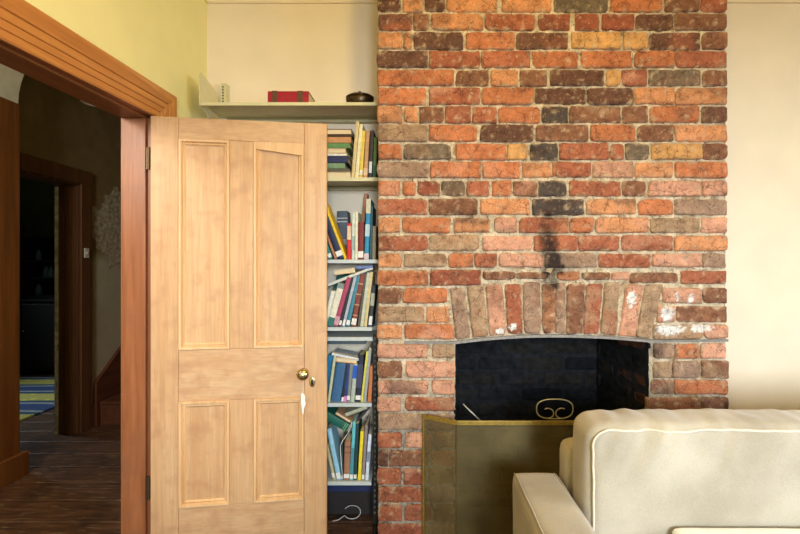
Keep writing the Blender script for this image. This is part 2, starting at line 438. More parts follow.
uA, uB, uC, uD = u_of(178.5), u_of(229.7), u_of(253.6), u_of(304)
zt = z_of(204, 139.5); zm1 = z_of(204, 349.5); zm2 = z_of(204, 401); zb = z_of(204, 506.5)
zt2 = z_of(279, 143.5)
f = MB(); dbox(f, 0, uA-.0008, Z0d, Z1d, -DT, 0); f.build('door_stile', M['door'], door, bevel=.0025)
f = MB(); dbox(f, uD+.0008, DWID, Z0d, Z1d, -DT, 0); f.build('door_stile', M['door'], door, bevel=.003)
for (a, b_) in ((zt, Z1d-.001), (zm2, zm1), (Z0d, zb)):
    f = MB(); dbox(f, uA, uD, a, b_, -DT+.001, -.0006); f.build('door_rail', M['door_h'], door, bevel=.002)
for (a, b_) in ((zm1, zt), (zb, zm2)):
    f = MB(); dbox(f, uB, uC, a+.0006, b_-.0006, -DT+.001, -.0008); f.build('door_mullion', M['door'], door, bevel=.002)
def moulding(u0, u1, z0, z1, sag=0):
    ring = [(-.001, -.004), (.002, .006), (.011, .005), (.015, -.006), (.022, -.002), (.029, -.011)]
    mb = MB(); vs = []; fs = []
    for ins, d in ring:
        for j, (u, z) in enumerate(((u0+ins, z0+ins), (u1-ins, z0+ins), (u1-ins, z1-ins), (u0+ins, z1-ins))):
            if sag and j == 2: z -= sag if ins > .003 else 0
            vs.append(dp(u, z, d-.001))
    for i in range(len(ring)-1):
        for k in range(4): fs.append((i*4+k, i*4+(k+1) % 4, (i+1)*4+(k+1) % 4, (i+1)*4+k))
    mb.add(vs, fs)
    return mb.build('panel_moulding', M['mould'], door)
for (u0, u1, z0, z1, sg) in ((uA, uB, zm1, zt, 0), (uC, uD, zm1, zt, .034), (uA, uB, zb, zm2, 0), (uC, uD, zb, zm2, 0)):
    f = MB(); dbox(f, u0+.001, u1-.001, z0+.001, z1-.001, -DT+.008, -.0105)
    f.build('door_panel', M['door'], door)
    moulding(u0, u1, z0, z1, sg)
# split batten under the top rail of the right-hand panel
f = MB()
f.hexa([dp(uC+.012, zt-.036, .005), dp(uD-.012, zt-.058, .005), dp(uD-.012, zt-.058, -.009), dp(uC+.012, zt-.036, -.009)],
       [dp(uC+.002, zt-.006, .005), dp(uD-.004, zt-.024, .005), dp(uD-.004, zt-.024, -.009), dp(uC+.002, zt-.006, -.009)])
tag(f.build('panel_moulding', M['mould'], door, bevel=.003), 'loose sagging strip of moulding under the top rail')
# knob, keyhole plate
ku, kz = u_of(304), z_of(304, 372.5)
def dlathe(prof_, u, z, name, mat, parent, n=28, sx=1, sz=1):
    mb = MB(); vs = []; fs = []
    for r, d in prof_:
        for k in range(n):
            a = 2*math.pi*k/n; vs.append(dp(u+r*math.cos(a)*sx, z+r*math.sin(a)*sz, d))
    m_ = len(prof_)
    for i in range(m_-1):
        for k in range(n): fs.append((i*n+k, i*n+(k+1) % n, (i+1)*n+(k+1) % n, (i+1)*n+k))
    fs += [tuple(range(n-1, -1, -1)), tuple(range((m_-1)*n, m_*n))]
    mb.add(vs, fs); return mb.build(name, mat, parent, smooth=True)
kn = dlathe([(.012, -.001), (.012, .018), (.014, .022), (.022, .028), (.027, .038), (.027, .046), (.022, .055), (.013, .060), (.004, .062)], ku, kz, 'door_knob', M['brass'], door)
dlathe([(.021, 0), (.021, .003), (.015, .006), (.012, .0062)], ku, kz, 'knob_rose', M['brass'], kn)
ep = dlathe([(.017, 0), (.017, .0015), (.014, .0025), (.001, .0025)], u_of(312.3), z_of(312, 382), 'keyhole_plate', M['brass'], door, sx=.8, sz=1.35)
dlathe([(.008, .0024), (.008, .0032), (.001, .0033)], u_of(312.3), z_of(312, 382), 'keyhole', M['black'], ep, sx=.7, sz=1.6)
# hinges on the pivot side
for zc in (z_of(153, 158), z_of(153, 489)):
    h = MB(); hx = P0.x-.012; hy = P0.y+.006
    h.tube([(hx, hy, zc-.05), (hx, hy, zc+.05)], .006, 10)
    h.box((hx-.014, hy+.004, zc-.048), (hx+.014, hy+.012, zc+.048))
    hg = h.build('hinge', M['hinge'], door, smooth=False)
# paper tag tied below the knob
tg = empty('paper_tag', dp(u_of(303.5), z_of(303, 416), .004), 'crumpled white paper tag on string hanging below the brass door knob', 'tag')
t = MB(); uc = u_of(303.3); za, zb_ = z_of(303, 392), z_of(303, 414)
pts = [(-.004, 1.0), (.006, .93), (.011, .8), (.009, .62), (.012, .5), (.005, .28), (.002, 0), (-.003, .1), (-.006, .35), (-.011, .55), (-.008, .75), (-.009, .9)]
t.prism([dp(uc+a, zb_+(za-zb_)*b_, .011+.003*math.sin(b_*9)) for a, b_ in pts], DN*-.0015)
t.build('tag_paper', M['label'], tg)
MB().tube([dp(ku, kz-.011, .012), dp(ku, kz-.04, .014), dp(uc, za-.006, .0105)], .0009, 6).build('string', M['label'], tg)

# ------------------------------------------------------------------ brick chimney breast
PAL = {'O': (186, 114, 76), 'o': (198, 136, 94), 'R': (140, 78, 58), 'r': (160, 94, 68), 'B': (100, 68, 54), 'b': (130, 88, 66),
       'G': (106, 92, 76), 'K': (76, 67, 62), 'P': (200, 146, 120), 'Y': (200, 150, 94), 'T': (162, 132, 104), 't': (154, 124, 104), 'D': (66, 42, 34)}
def soot_at(px, py):
    s = 0
    for cx, cy, rx, ry, a in ((552, 264, 9, 20, 1.5), (547, 238, 9, 20, .75), (556, 212, 16, 12, .5), (536, 150, 12, 8, .3), (548, 285, 10, 5, .5), (560, 270, 16, 12, .35), (655, 350, 9, 8, .6), (652, 380, 7, 14, .4), (690, 311, 30, 3, .3)):
        d = ((px-cx)/rx)**2+((py-cy)/ry)**2
        d += .9*noise.noise((px*.18, py*.18, 4.4))
        s += a*max(0, 1-d*.6)
    return min(.93, s)
def paint_at(px, py):
    s = 0
    for cx, cy, rx, ry in ((666, 314, 7, 8), (668, 329, 15, 6), (700, 327, 12, 5), (631, 299, 5, 8), (689, 298, 3, 5), (676, 296, 2, 5), (500, 331, 5, 3), (512, 327, 4, 3)):
        d = ((px-cx)/rx)**2+((py-cy)/ry)**2+1.1*noise.noise((px*.35, py*.35, 9))
        s = max(s, smooth01((1.15-d)*1.6))
    return s
def brick_quad(mb, P, U, V, Nn, quad, code, rnd, step=.0075, prot=.010, depth=.02, pxcol=True, rough=1.0, r=.009, palette=None):
    """one hand-made brick: quad = 4 corners (bl,br,tr,tl) in plane units; grid front, rounded arrises, chipped edges"""
    bl, br, tr, tl = [Vector((q[0], q[1], 0)) for q in quad]
    w = ((br-bl).length+(tr-tl).length)/2; h = ((tl-bl).length+(tr-br).length)/2
    nx = max(4, int(w/step)); nz = max(4, int(h/step))
    seed = rnd.uniform(0, 500); off = rnd.uniform(-.004, .004)*rough; tilt = rnd.uniform(-.005, .005)*rough
    base = lin((palette or PAL)[code]); tint = rnd.uniform(.9, 1.1)
    chips = [(rnd.random(), rnd.choice((0, 1)), rnd.uniform(.008, .018), rnd.uniform(.003, .009)) for _ in range(rnd.choice((0, 0, 1, 1, 2)))]
    two = lin((palette or PAL)[rnd.choice('oTrPbK' if code not in 'BK' else 'bKrB')]); tfac = rnd.choice((0, .15, .3, .55))
    vs = []; cs = []; idx = {}
    cc = [(rnd.uniform(0, 1)**2.2*.022*rough) for _ in range(4)]
    for j in range(nz+1):
        for i in range(nx+1):
            a = i/nx; b_ = j/nz
            # crowd samples to the rim
            a2 = .5-.5*math.cos(math.pi*a)*(.35)-.5*(1-2*a)*.65; b2 = .5-.5*math.cos(math.pi*b_)*.35-.5*(1-2*b_)*.65
            p = bl*(1-a2)*(1-b2)+br*a2*(1-b2)+tr*a2*b2+tl*(1-a2)*b2
            du = min(a2, 1-a2)*w; dv = min(b2, 1-b2)*h
            # corner rounding
            cr = .006+cc[(1 if a2 > .5 else 0)+(2 if b2 > .5 else 0)]
            if du < cr and dv < cr:
                dx, dy = cr-du, cr-dv; L = math.hypot(dx, dy)
                if L > cr*.999: dd = 0.0
                else: dd = cr-L
                k = min(1, cr/L) if L > 0 else 1
                sx = 1 if a2 < .5 else -1; sy = 1 if b2 < .5 else -1
                p = p+Vector((sx*(dx-dx*k), sy*(dy-dy*k), 0))
            else: dd = min(du, dv)
            wob = .0034*rough
            q3 = (p.x*38+seed, p.y*38, seed)
            edge = max(0, 1-dd/.012)
            p = p+Vector((noise.noise(q3), noise.noise((q3[0]+31, q3[1], q3[2])), 0))*wob*edge
            t_ = min(1, dd/r); y_ = -r*.95*(1-math.sqrt(max(0, 1-(1-t_)**2)))
            y_ += rough*.0036*noise.fractal((p.x*24+seed, p.y*24, 0), 1.0, 2.0, 4)
            y_ += rough*.0016*noise.noise((p.x*110, p.y*110, seed))
            pit = noise.noise((p.x*75+seed, p.y*75, 7)); y_ -= rough*.003*max(0, pit-.38)*3
            for cx, cy, cr_, cd in chips:
                qx = cx*w-a2*w; qy = (cy-b2)*h; D = math.hypot(qx, qy)
                if D < cr_: y_ -= cd*smooth01(1-D/cr_)
            y_ += prot+off+tilt*(a2-.5)
            vs.append(P+U*p.x+V*p.y+Nn*y_)
            m1 = noise.noise((p.x*9+seed, p.y*14, 2)); m2 = noise.noise((p.x*30+seed, p.y*30, 3))
            k = tint*(1+.22*m1+.12*m2)
            c = [base[q]*k for q in range(3)]
            tf = tfac*smooth01((noise.noise((p.x*7+seed*2, p.y*11, 5))+.1)*2.5)
            c = [c[q]*(1-tf)+two[q]*tf for q in range(3)]
            # lighter worn rim and mortar smear
            m3 = noise.fractal((p.x*34+seed, p.y*34, 8), 1.0, 2.0, 4)
            rim = rough*(smooth01(edge*.75+m3*1.1-.25)*.7+smooth01(m3*1.3-.35)*.45)
            rim = min(.8, rim) if palette is None else 0
            mo = (.50, .37, .24)
            c = [c[q]*(1-max(0, rim))+mo[q]*max(0, rim) for q in range(3)]
            if pxcol:
                wv = vs[-1]; px = PX+wv.x*S0; py = PY-(wv.z-EYE)*S0
                so = soot_at(px, py); pa = paint_at(px, py)
                c = [c[q]*(1-pa)+(.74, .72, .70)[q]*pa for q in range(3)]
                c = [c[q]*(1-so)+(.008, .007, .008)[q]*so for q in range(3)]
            cs.append((max(0, c[0]), max(0, c[1]), max(0, c[2]), 1))
    W1 = nx+1
    fs = [(j*W1+i, j*W1+i+1, (j+1)*W1+i+1, (j+1)*W1+i) for j in range(nz) for i in range(nx)]
    rim = [i for i in range(nx+1)]+[j*W1+nx for j in range(1, nz+1)]+[nz*W1+i for i in range(nx-1, -1, -1)]+[j*W1 for j in range(nz-1, 0, -1)]
    n0 = len(vs)
    for q in rim:
        v = vs[q]; d = (v-P).dot(Nn)
        vs.append(v-Nn*(d+depth)); cs.append(tuple(x*.8 for x in cs[q][:3])+(1,))
    m_ = len(rim)
    for k in range(m_):
        fs.append((rim[k], n0+k, n0+(k+1) % m_, rim[(k+1) % m_]))
    mb.add(vs, fs, cs)

rows = {}
A = lambda c: 370+c/4.105
B = lambda c: 550+c/4.105
C = lambda c: 370+c/3.257
rows[0] = (-4, 12.3, [(A(32), A(128), 'B'), (A(135), A(218), 'o'), (A(225), A(308), 'B'), (A(312), A(520), 'o'), (A(540), B(8), 'o'), (B(15), B(238), 'G'), (B(248), B(462), 'O'), (B(470), B(612), 'b'), (B(618), B(725), 'r')])
rows[1] = (14, 30.5, [(A(38), A(172), 'r'), (A(177), A(243), 'b'), (A(252), A(465), 'o'), (A(472), A(678), 'r'), (A(690), B(82), 'R'), (B(103), B(202), 'R'), (B(212), B(345), 'R'), (B(350), B(508), 'B'), (B(511), B(725), 'b')])
rows[2] = (32.5, 49.8, [(A(38), A(133), 'o'), (A(138), A(172), 'o'), (A(178), A(382), 'B'), (A(393), A(595), 'O'), (A(600), B(75), 'B'), (B(87), B(288), 'Y'), (B(300), B(402), 'Y'), (B(406), B(615), 'B'), (B(622), B(725), 'b')])
rows[3] = (51, 67.8, [(A(32), A(237), 'B'), (A(243), A(451), 'r'), (A(456), A(657), 'r'), (A(665), B(113), 'O'), (B(125), B(335), 'O'), (B(345), B(508), 'O'), (B(513), B(725), 'r')])
rows[4] = (70, 86.3, [(A(35), A(345), 'O'), (A(351), A(487), 'b'), (A(495), A(608), 'o'), (A(615), A(727), 'b'), (A(740), B(222), 'B'), (B(230), B(290), 'Y'), (B(294), B(397), 'R'), (B(405), B(617), 'G'), (B(624), B(725), 'b')])
rows[5] = (87.8, 104.8, [(A(32), A(231), 'O'), (A(243), A(453), 'r'), (A(458), A(672), 'O'), (A(677), B(147), 'B'), (B(152), B(340), 'B'), (B(343), B(512), 'o'), (B(515), B(725), 'o')])
rows[6] = (106.5, 123, [(A(32), A(133), 'o'), (A(138), A(196), 'o'), (A(202), A(303), 'b'), (A(308), A(415), 'r'), (A(420), A(520), 'r'), (A(526), A(700), 'O'), (A(704), B(75), 'K'), (B(79), B(292), 'b'), (B(297), B(400), 'b'), (B(409), B(613), 'O'), (B(622), B(725), 'B')])
rows[7] = (125, 141.8, [(A(32), A(235), 'T'), (A(241), A(441), 'O'), (A(452), A(670), 'B'), (A(680), B(155), 'b'), (B(164), B(350), 'O'), (B(358), B(506), 'b'), (B(511), B(725), 'o')])
rows[8] = (143.8, 160, [(A(34), A(131), 'O'), (A(137), A(332), 'G'), (A(352), A(560), 'O'), (A(563), A(645), 'Y'), (A(658), A(771), 'K'), (B(-2), B(30), 'K'), (B(38), B(240), 'r'), (B(247), B(303), 'r'), (B(308), B(408), 'G'), (B(414), B(621), 'Y'), (B(625), B(725), 'b')])
rows[9] = (162, 178, [(A(32), A(242), 't'), (A(247), A(456), 'O'), (A(462), A(617), 'O'), (A(623), A(743), 'o'), (A(762), B(8), 'O'), (B(19), B(168), 'r'), (B(175), B(342), 'P'), (B(346), B(505), 'o'), (B(512), B(725), 'O')])
rows[10] = (181, 196.3, [(A(32), A(124), 'O'), (A(134), A(188), 'O'), (A(195), A(289), 'R'), (A(293), A(390), 'G'), (A(397), A(490), 'r'), (A(500), A(583), 'O'), (A(587), A(686), 'b'), (A(692), B(67), 'K'), (B(78), B(292), 'r'), (B(296), B(393), 'b'), (B(402), B(620), 'P'), (B(622), B(725), 'P')])
rows[11] = (199, 215, [(A(30), A(236), 'r'), (A(241), A(443), 'b'), (A(451), A(656), 'o'), (A(665), B(140), 'K'), (B(149), B(356), 'o'), (B(361), B(506), 'O'), (B(511), B(725), 't')])
rows[12] = (217.7, 233, [(A(32), A(125), 'o'), (A(132), A(331), 'O'), (A(343), A(493), 'o'), (A(509), A(605), 'P'), (A(612), B(75), 'r'), (B(80), B(180), 'O'), (B(185), B(404), 'o'), (B(411), B(615), 'T'), (B(621), B(725), 'P')])
rows[13] = (235.5, 251, [(A(35), A(239), 'r'), (A(243), A(448), 'T'), (A(461), A(667), 'P'), (A(670), B(110), 'r'), (B(114), B(284), 'r'), (B(292), B(504), 'r'), (B(510), B(725), 'o')])
rows[14] = (253.5, 267.5, [(A(32), A(130), 'o'), (A(139), A(316), 'T'), (A(322), A(425), 'O'), (A(430), A(521), 'r'), (A(528), A(712), 'P'), (A(716), B(190), 't'), (B(197), B(413), 'r'), (B(418), B(622), 'P'), (B(625), B(722), 't')])
rows[15] = (270, 285.5, [(A(35), A(239), 'O'), (A(247), A(456), 'R')])
thin = [(A(462), A(597), 'b', 271.5, 280), (A(601), A(738), 'b', 272, 279), (B(28), B(123), 'r', 271, 280.5), (B(128), B(246), 'b', 272.5, 280), (B(250), B(322), 'P', 272, 280), (B(327), B(525), 'b', 272.5, 283), (B(536), B(722), 'r', 270.8, 284)]
rows[16] = (288, 303.5, [(A(35), A(130), 'b'), (A(134), A(317), 'O'), (B(460), B(621), 'P'), (B(625), B(724), 'b')])
rows[17] = (306.5, 322.3, [(A(35), A(223), 'T'), (A(231), A(324), 'o'), (B(438), B(514), 'P'), (B(519), B(727), 'b')])
rows[18] = (324.5, 339, [(A(32), A(131), 'o'), (A(142), A(346), 'O'), (B(420), B(628), 'T'), (B(632), B(730), 'P')])
rows[19] = (343.5, 358.3, [(A(35), A(237), 'P'), (A(253), A(348), 'T'), (B(425), B(507), 't'), (B(513), B(614), 'O'), (B(618), B(720), 'P')])
rows[20] = (361.3, 378, [(A(35), A(131), 'b'), (A(147), A(350), 'P'), (B(422), B(499), 'T'), (B(503), B(614), 't'), (B(622), B(730), 'b')])
rows[21] = (380, 394.3, [(C(25), C(189), 'P'), (C(201), C(276), 'P'), (650, 673.5, 't'), (B(508), B(728), 'O')])
rows[22] = (397.3, 411.6, [(C(26), C(102), 'P'), (C(113), C(276), 'r'), (647, 699.5, 'b'), (700.5, 728, 'D')])
rows[23] = (413.8, 430, [(C(25), C(174), 't'), (C(184), C(276), 't'), (649, 690, 'b'), (693, 727, 'r')])
rows[24] = (432.5, 448, [(C(25), C(104), 'r'), (C(116), C(200), 'P'), (C(205), C(276), 'T'), (650, 727, 'r')])
rows[25] = (450.3, 466, [(C(26), C(60), 'B'), (C(61), C(190), 'b'), (C(197), C(276), 'O'), (649, 700, 'b'), (703, 727, 'r')])
rows[26] = (468, 484.3, [(C(26), C(102), 'r'), (C(109), C(183), 'R'), (C(190), C(276), 'b'), (650, 727, 'r')])
rows[27] = (486.7, 502.6, [(C(27), C(187), 'r'), (C(193), C(276), 't'), (649, 727, 'r')])
rows[28] = (505, 520.7, [(C(27), C(105), 'r'), (C(112), C(200), 'r'), (C(205), C(276), 'b'), (649, 727, 'r')])
rows[29] = (523, 538, [(C(25), C(187), 'R'), (C(193), C(276), 'r'), (649, 727, 'r')])
rows[30] = (541, 556.4, [(C(25), C(120), 'R'), (C(125), C(276), 'r'), (649, 727, 'r')])
rr = random.Random(5)
for k in range(1, 6):      # courses above the picture up to the ceiling
    y1 = 12.3-18.2*k; x = 378; lst = []
    while x < 700:
        w = rr.choice((49, 50, 51, 26)); x1 = min(726, x+w)
        if 726-x1 < 22: x1 = 726
        lst.append((x, x1, rr.choice('OorRbBY'))); x = x1+2
        if x1 == 726: break
    rows[-k] = (max(y1-16.3, PY-(ZC-EYE)*S0+.5), y1, lst)
X0c, X1c = (377.6-PX)*S0**-1, (727-PX)/S0
Fo = Vector((0, YB, EYE)); UX = Vector((1, 0, 0)); VZ = Vector((0, 0, 1)); NY = Vector((0, -1, 0))
def pl(px, py): return ((px-PX)/S0, -(py-PY)/S0)
fire = empty('brick_fireplace', ((X0c+X1c)/2, YB, 0), 'exposed orange and brown brick chimney breast with arched black fireplace opening', 'fireplace')
bw = MB(); rb = random.Random(11)
for r_, (ya, yb, lst) in sorted(rows.items()):
    for x0, x1, c in lst:
        if x0 < 380: x0 = 377.5+rb.uniform(-.6, .9)
        jy0, jy1 = rb.uniform(-.5, .4), rb.uniform(-.4, .5)
        t1 = rb.uniform(-.3, .3)
        q = [pl(x0, yb+jy1+t1), pl(x1, yb+jy1-t1), pl(x1, ya+jy0-t1), pl(x0, ya+jy0+t1)]
        brick_quad(bw, Fo, UX, VZ, NY, q, c, rb)
for x0, x1, c, ya, yb in thin:
    brick_quad(bw, Fo, UX, VZ, NY, [pl(x0, yb), pl(x1, yb), pl(x1, ya), pl(x0, ya)], c, rb, step=.006)
# flanks of the breast, returned to the wall in the same courses
for side, X in ((-1, X0c+.012), (1, X1c-.012)):
    Nn = Vector((side, 0, 0)); U = Vector((0, 1, 0))
    for r_, (ya, yb, lst) in rows.items():
        z0, z1 = -(yb-PY)/S0, -(ya-PY)/S0
        segs = [(.012, .10), (.112, .23), (.242, .36), (.372, .40)] if r_ % 2 else [(.012, .22), (.232, .40)]
        for a, b_ in segs:
            brick_quad(bw, Vector((X, YB, EYE)), U, VZ, Nn, [(a, z0), (b_, z0), (b_, z1), (a, z1)], rb.choice('OorRbB'), rb, step=.018, pxcol=False, prot=.009)
bwo = bw.build('brickwork', M['brick'], fire, smooth=True)
# arch of bricks on end
def arc_y(px): return 334.6+(6.6 if px < 552 else 5.2)*((px-552)/97.0)**2
ar = MB()
vous = [((328, 388, 136), (352, 412, 335), 'A', 'A', 't'), ((397, 465, 128), (421, 487, 331), 'A', 'A', 'T'), ((473, 544, 121), (490, 555, 327), 'A', 'A', 'P'), ((552, 620, 119), (565, 628, 327), 'A', 'A', 'r'),
        ((626, 697, 112), (631, 701, 325), 'A', 'A', 't'), ((703, 757, 118), (708, 761, 325), 'A', 'A', 'b'), ((20, 64, 112), (20, 62, 320), 'B', 'B', 't'), ((68, 141, 118), (66, 131, 320), 'B', 'B', 'b'),
        ((148, 219, 118), (135, 199, 322), 'B', 'B', 'r'), ((225, 287, 112), (204, 273, 326), 'B', 'B', 'T'), ((313, 383, 120), (280, 351, 330), 'B', 'B', 'P'), ((390, 463, 120), (352, 411, 336), 'B', 'B', 'T')]
for (t0, t1, ty), (b0, b1, by), s1_, s2_, c in vous:
    fx = A if s1_ == 'A' else B
    brick_quad(ar, Fo, UX, VZ, NY, [pl(fx(b0), arc_y(fx(b0))-1.2), pl(fx(b1), arc_y(fx(b1))-1.2), pl(fx(t1), 255+ty/4.105), pl(fx(t0), 255+ty/4.105)], c, rb, step=.007, prot=.011)
ar.build('brick_arch', M['brick'], fire, smooth=True)
# mortar bed: rough surface with the opening left out
OX0, OX1 = 455.3, 649.0
mt = MB(); vs = []; fs = []; cs = []
def mcol(px, py):
    k = .85+.3*noise.noise((px*.1, py*.1, 0))+.25*noise.noise((px*.5, py*.5, 1))
    so = soot_at(px, py)*.8; c = lin((212, 194, 166))
    low = smooth01((py-360)/80); c2 = lin((172, 163, 148)); c = [c[q]*(1-low)+c2[q]*low for q in range(3)]  # greyer lighting low on the breast, put into the mortar colour
    return tuple(c[q]*k*(1-so)+.01*so for q in range(3))+(1,)
def mgrid(x0, x1, ya, yb, nx, ny, fy=None):
    o = len(mt.v); vs = []; cs = []; fs = []
    for j in range(ny+1):
        for i in range(nx+1):
            px = x0+(x1-x0)*i/nx
            top = ya if fy is None else ya
            bot = yb if fy is None else fy(px)
            py = top+(bot-top)*j/ny
            a, b_ = pl(px, py)
            d = -.0025+.005*noise.fractal((a*26, b_*26, 3), 1.0, 2.0, 4)-.012*smooth01((noise.noise((a*14, b_*14, 6))-.28)*5)
            if abs(px-x0) < .01 and x0 < 380 or abs(px-x1) < .01 and x1 > 720: d = -.004
            vs.append(Fo+UX*a+VZ*b_+NY*d); cs.append(mcol(px, py))
    for j in range(ny):
        for i in range(nx): fs.append((j*(nx+1)+i, j*(nx+1)+i+1, (j+1)*(nx+1)+i+1, (j+1)*(nx+1)+i))
    mt.add(vs, fs, cs)
TOPY = PY-(ZC-EYE)*S0+.3; BOTY = PY+EYE*S0
mgrid(378.4, 726, TOPY, 345, 240, 320) if False else None
mgrid(378.4, OX0, TOPY, BOTY, 55, 400)
mgrid(OX1, 726, TOPY, BOTY, 54, 400)
mgrid(OX0, OX1, TOPY, 338, 136, 260, fy=arc_y)
n0 = len(mt.v)
mt.box((X0c+.012, YB+.006, 0), ((OX0-PX)/S0, YW, ZC-.002)); mt.box(((OX1-PX)/S0, YB+.006, 0), (X1c-.012, YW, ZC-.002)); mt.box(((OX0-PX)/S0, YB+.006, 1.037), ((OX1-PX)/S0, YW, ZC-.002))
mt.c += [lin((180, 156, 124))]*(len(mt.v)-n0)
mt.build('mortar', M['brick'], fire, smooth=False)
# iron bar carrying the arch
ib = MB(); pts = []
for i in range(41):
    px = 404+(727-404)*i/40
    py = 341.8 if px < 455 else (arc_y(px)+.4 if px < 650 else 340.4+(px-650)*-.01)
    pts.append((px, py))
vs = []; fs = []
for px, py in pts:
    th = 2.7 if 452 < px < 655 else 2.2
    a, b_ = pl(px, py-th/2+.6); a2, b2 = pl(px, py+th/2+.6)
    pr = -.016 if 452 < px < 655 else -.009
    vs += [(a, YB+pr, EYE+b_), (a, YB+.05, EYE+b_), (a, YB+.05, EYE+b2), (a, YB+pr, EYE+b2)]
for i in range(40):
    for k in range(4): fs.append((i*4+k, i*4+(k+1) % 4, i*4+4+(k+1) % 4, i*4+4+k))
fs += [(0, 1, 2, 3), (160, 163, 162, 161)]
ib.add(vs, fs); ib.build('lintel_bar', M['iron'], fire)
# firebox lining of sooty bricks (small courses on back and both cheeks)
fb = MB(); FBP = {'K': (26, 27, 30), 'k': (19, 20, 24), 'j': (34, 32, 30), 'D': (70, 44, 34), 'o': (34, 35, 38), 'T': (40, 41, 44), 'r': (34, 30, 30), 'P': (30, 31, 34), 'b': (40, 34, 32), 'B': (28, 28, 30)}
fx0, fx1 = (OX0-PX)/S0, (OX1-PX)/S0
bx0, bx1, by_ = .20, .985, 2.345
rf = random.Random(9); z = 0; k = 0
while z < .97:
    h = .082
    def course(P, U, Nn, L, shift, front=False):
        x = -shift
        while x < L:
            a, b_ = max(0, x), min(L, x+.232)
            if b_-a > .03:
                code = 'D' if (front and a < .09 and rf.random() < .9) else rf.choice('KkKj')
                brick_quad(fb, P, U, VZ, Nn, [(a, z), (b_, z), (b_, z+h-.009), (a, z+h-.009)], code, rf, step=.02, pxcol=False, prot=.004, rough=.8, r=.008, palette=FBP)
            x += .242
    sh = .12 if k % 2 else .0
    course(Vector((bx0, by_, 0)), UX, NY, bx1-bx0, sh)
    dR = Vector((bx1-fx1, by_-YB-.012, 0)); LR = dR.length; dR.normalize()
    course(Vector((fx1, YB+.012, 0)), dR, Vector((-dR.y, dR.x, 0)), LR, sh+.13, True)
    dL = Vector((bx0-fx0, by_-YB-.012, 0)); LL = dL.length; dL.normalize()
    course(Vector((fx0, YB+.012, 0)), dL, Vector((dL.y, -dL.x, 0)), LL, sh+.13)
    z += h+.004; k += 1
n0 = len(fb.v)
fb.box((fx0-.0, by_+.002, 0), (fx1, by_+.008, 1.04))
fb.hexa([(fx1, YB+.004, 0), (fx1+.01, YB+.004, 0), (bx1+.01, by_, 0), (bx1+.002, by_, 0)], [(fx1, YB+.004, 1.04), (fx1+.01, YB+.004, 1.04), (bx1+.01, by_, 1.04), (bx1+.002, by_, 1.04)])
fb.hexa([(fx0-.01, YB+.004, 0), (fx0, YB+.004, 0), (bx0-.002, by_, 0), (bx0-.01, by_, 0)], [(fx0-.01, YB+.004, 1.04), (fx0, YB+.004, 1.04), (bx0-.002, by_, 1.04), (bx0-.01, by_, 1.04)])
fb.box((fx0, YB+.02, 1.03), (fx1, by_, 1.038))
fb.box((fx0, YB-.25, .0), (fx1, by_, .012))
fb.c += [lin((30, 31, 34))]*(len(fb.v)-n0)
fb.build('firebox', M['firebox'], fire, smooth=False)

# ------------------------------------------------------------------ fire screen
YS = 1.85
s_ = F/YS
SX0, SX1 = (457-PX)/s_, .59*2-(457-PX)/s_
ZS = EYE-(420.5-PY)/s_; WXl, WYl = .012, 1.935
scr = empty('fire_screen', ((SX0+SX1)/2, YS, 0), 'brass mesh folding fire screen with scroll handle in front of the fireplace', 'fire screen')
fr = MB(); me = MB()
fw = .011
def scr_panel(p0, p1, nm):
    p0 = Vector(p0); p1 = Vector(p1); d = (p1-p0).normalized(); n = Vector((d.y, -d.x, 0))
    m_ = MB(); t = .0015
    m_.hexa([p0+n*t, p1+n*t, p1-n*t, p0-n*t], [q+Vector((0, 0, ZS-.006)) for q in (p0+n*t, p1+n*t, p1-n*t, p0-n*t)])
    # fine mesh as one thin sheet
    sh = MB(); sh.add([p0+Vector((0, 0, .01)), p1+Vector((0, 0, .03)), p1+Vector((0, 0, ZS-.01)), p0+Vector((0, 0, ZS-.01))], [(0, 1, 2, 3)])
    po = sh.build(nm, M['mesh'], scr)
    f_ = MB(); t = .005
    def bar(a, b_, z0, z1): f_.hexa([a+n*t+VZ*z0, b_+n*t+VZ*z0, b_-n*t+VZ*z0, a-n*t+VZ*z0], [a+n*t+VZ*z1, b_+n*t+VZ*z1, b_-n*t+VZ*z1, a-n*t+VZ*z1])
    L = (p1-p0).length
    bar(p0, p1, ZS-.02, ZS)
    f_.build('panel_frame', M['gold'], po, bevel=.002); f_ = MB()
    bar(p0, p1, 0, .022)
    e0 = .009 if abs(p0.x-SX0) > .001 and abs(p0.x-SX1) > .01 else .0015
    e1 = .009 if abs(p1.x-SX0) > .01 and abs(p1.x-SX1) > .01 else .0015
    if e0 > .005: bar(p0, p0+d*e0, .022, ZS-.02)
    if e1 > .005: bar(p1-d*e1, p1, .022, ZS-.02)
    f_.build('panel_frame', M['gold'], po, bevel=.002)
scr_panel((SX0, YS, 0), (SX1, YS, 0), 'mesh_panel')
scr_panel((WXl, WYl-.005, 0), (SX0, YS, 0), 'mesh_panel')
scr_panel((SX1, YS, 0), (SX1+.02+.13, WYl-.005, 0), 'mesh_panel')
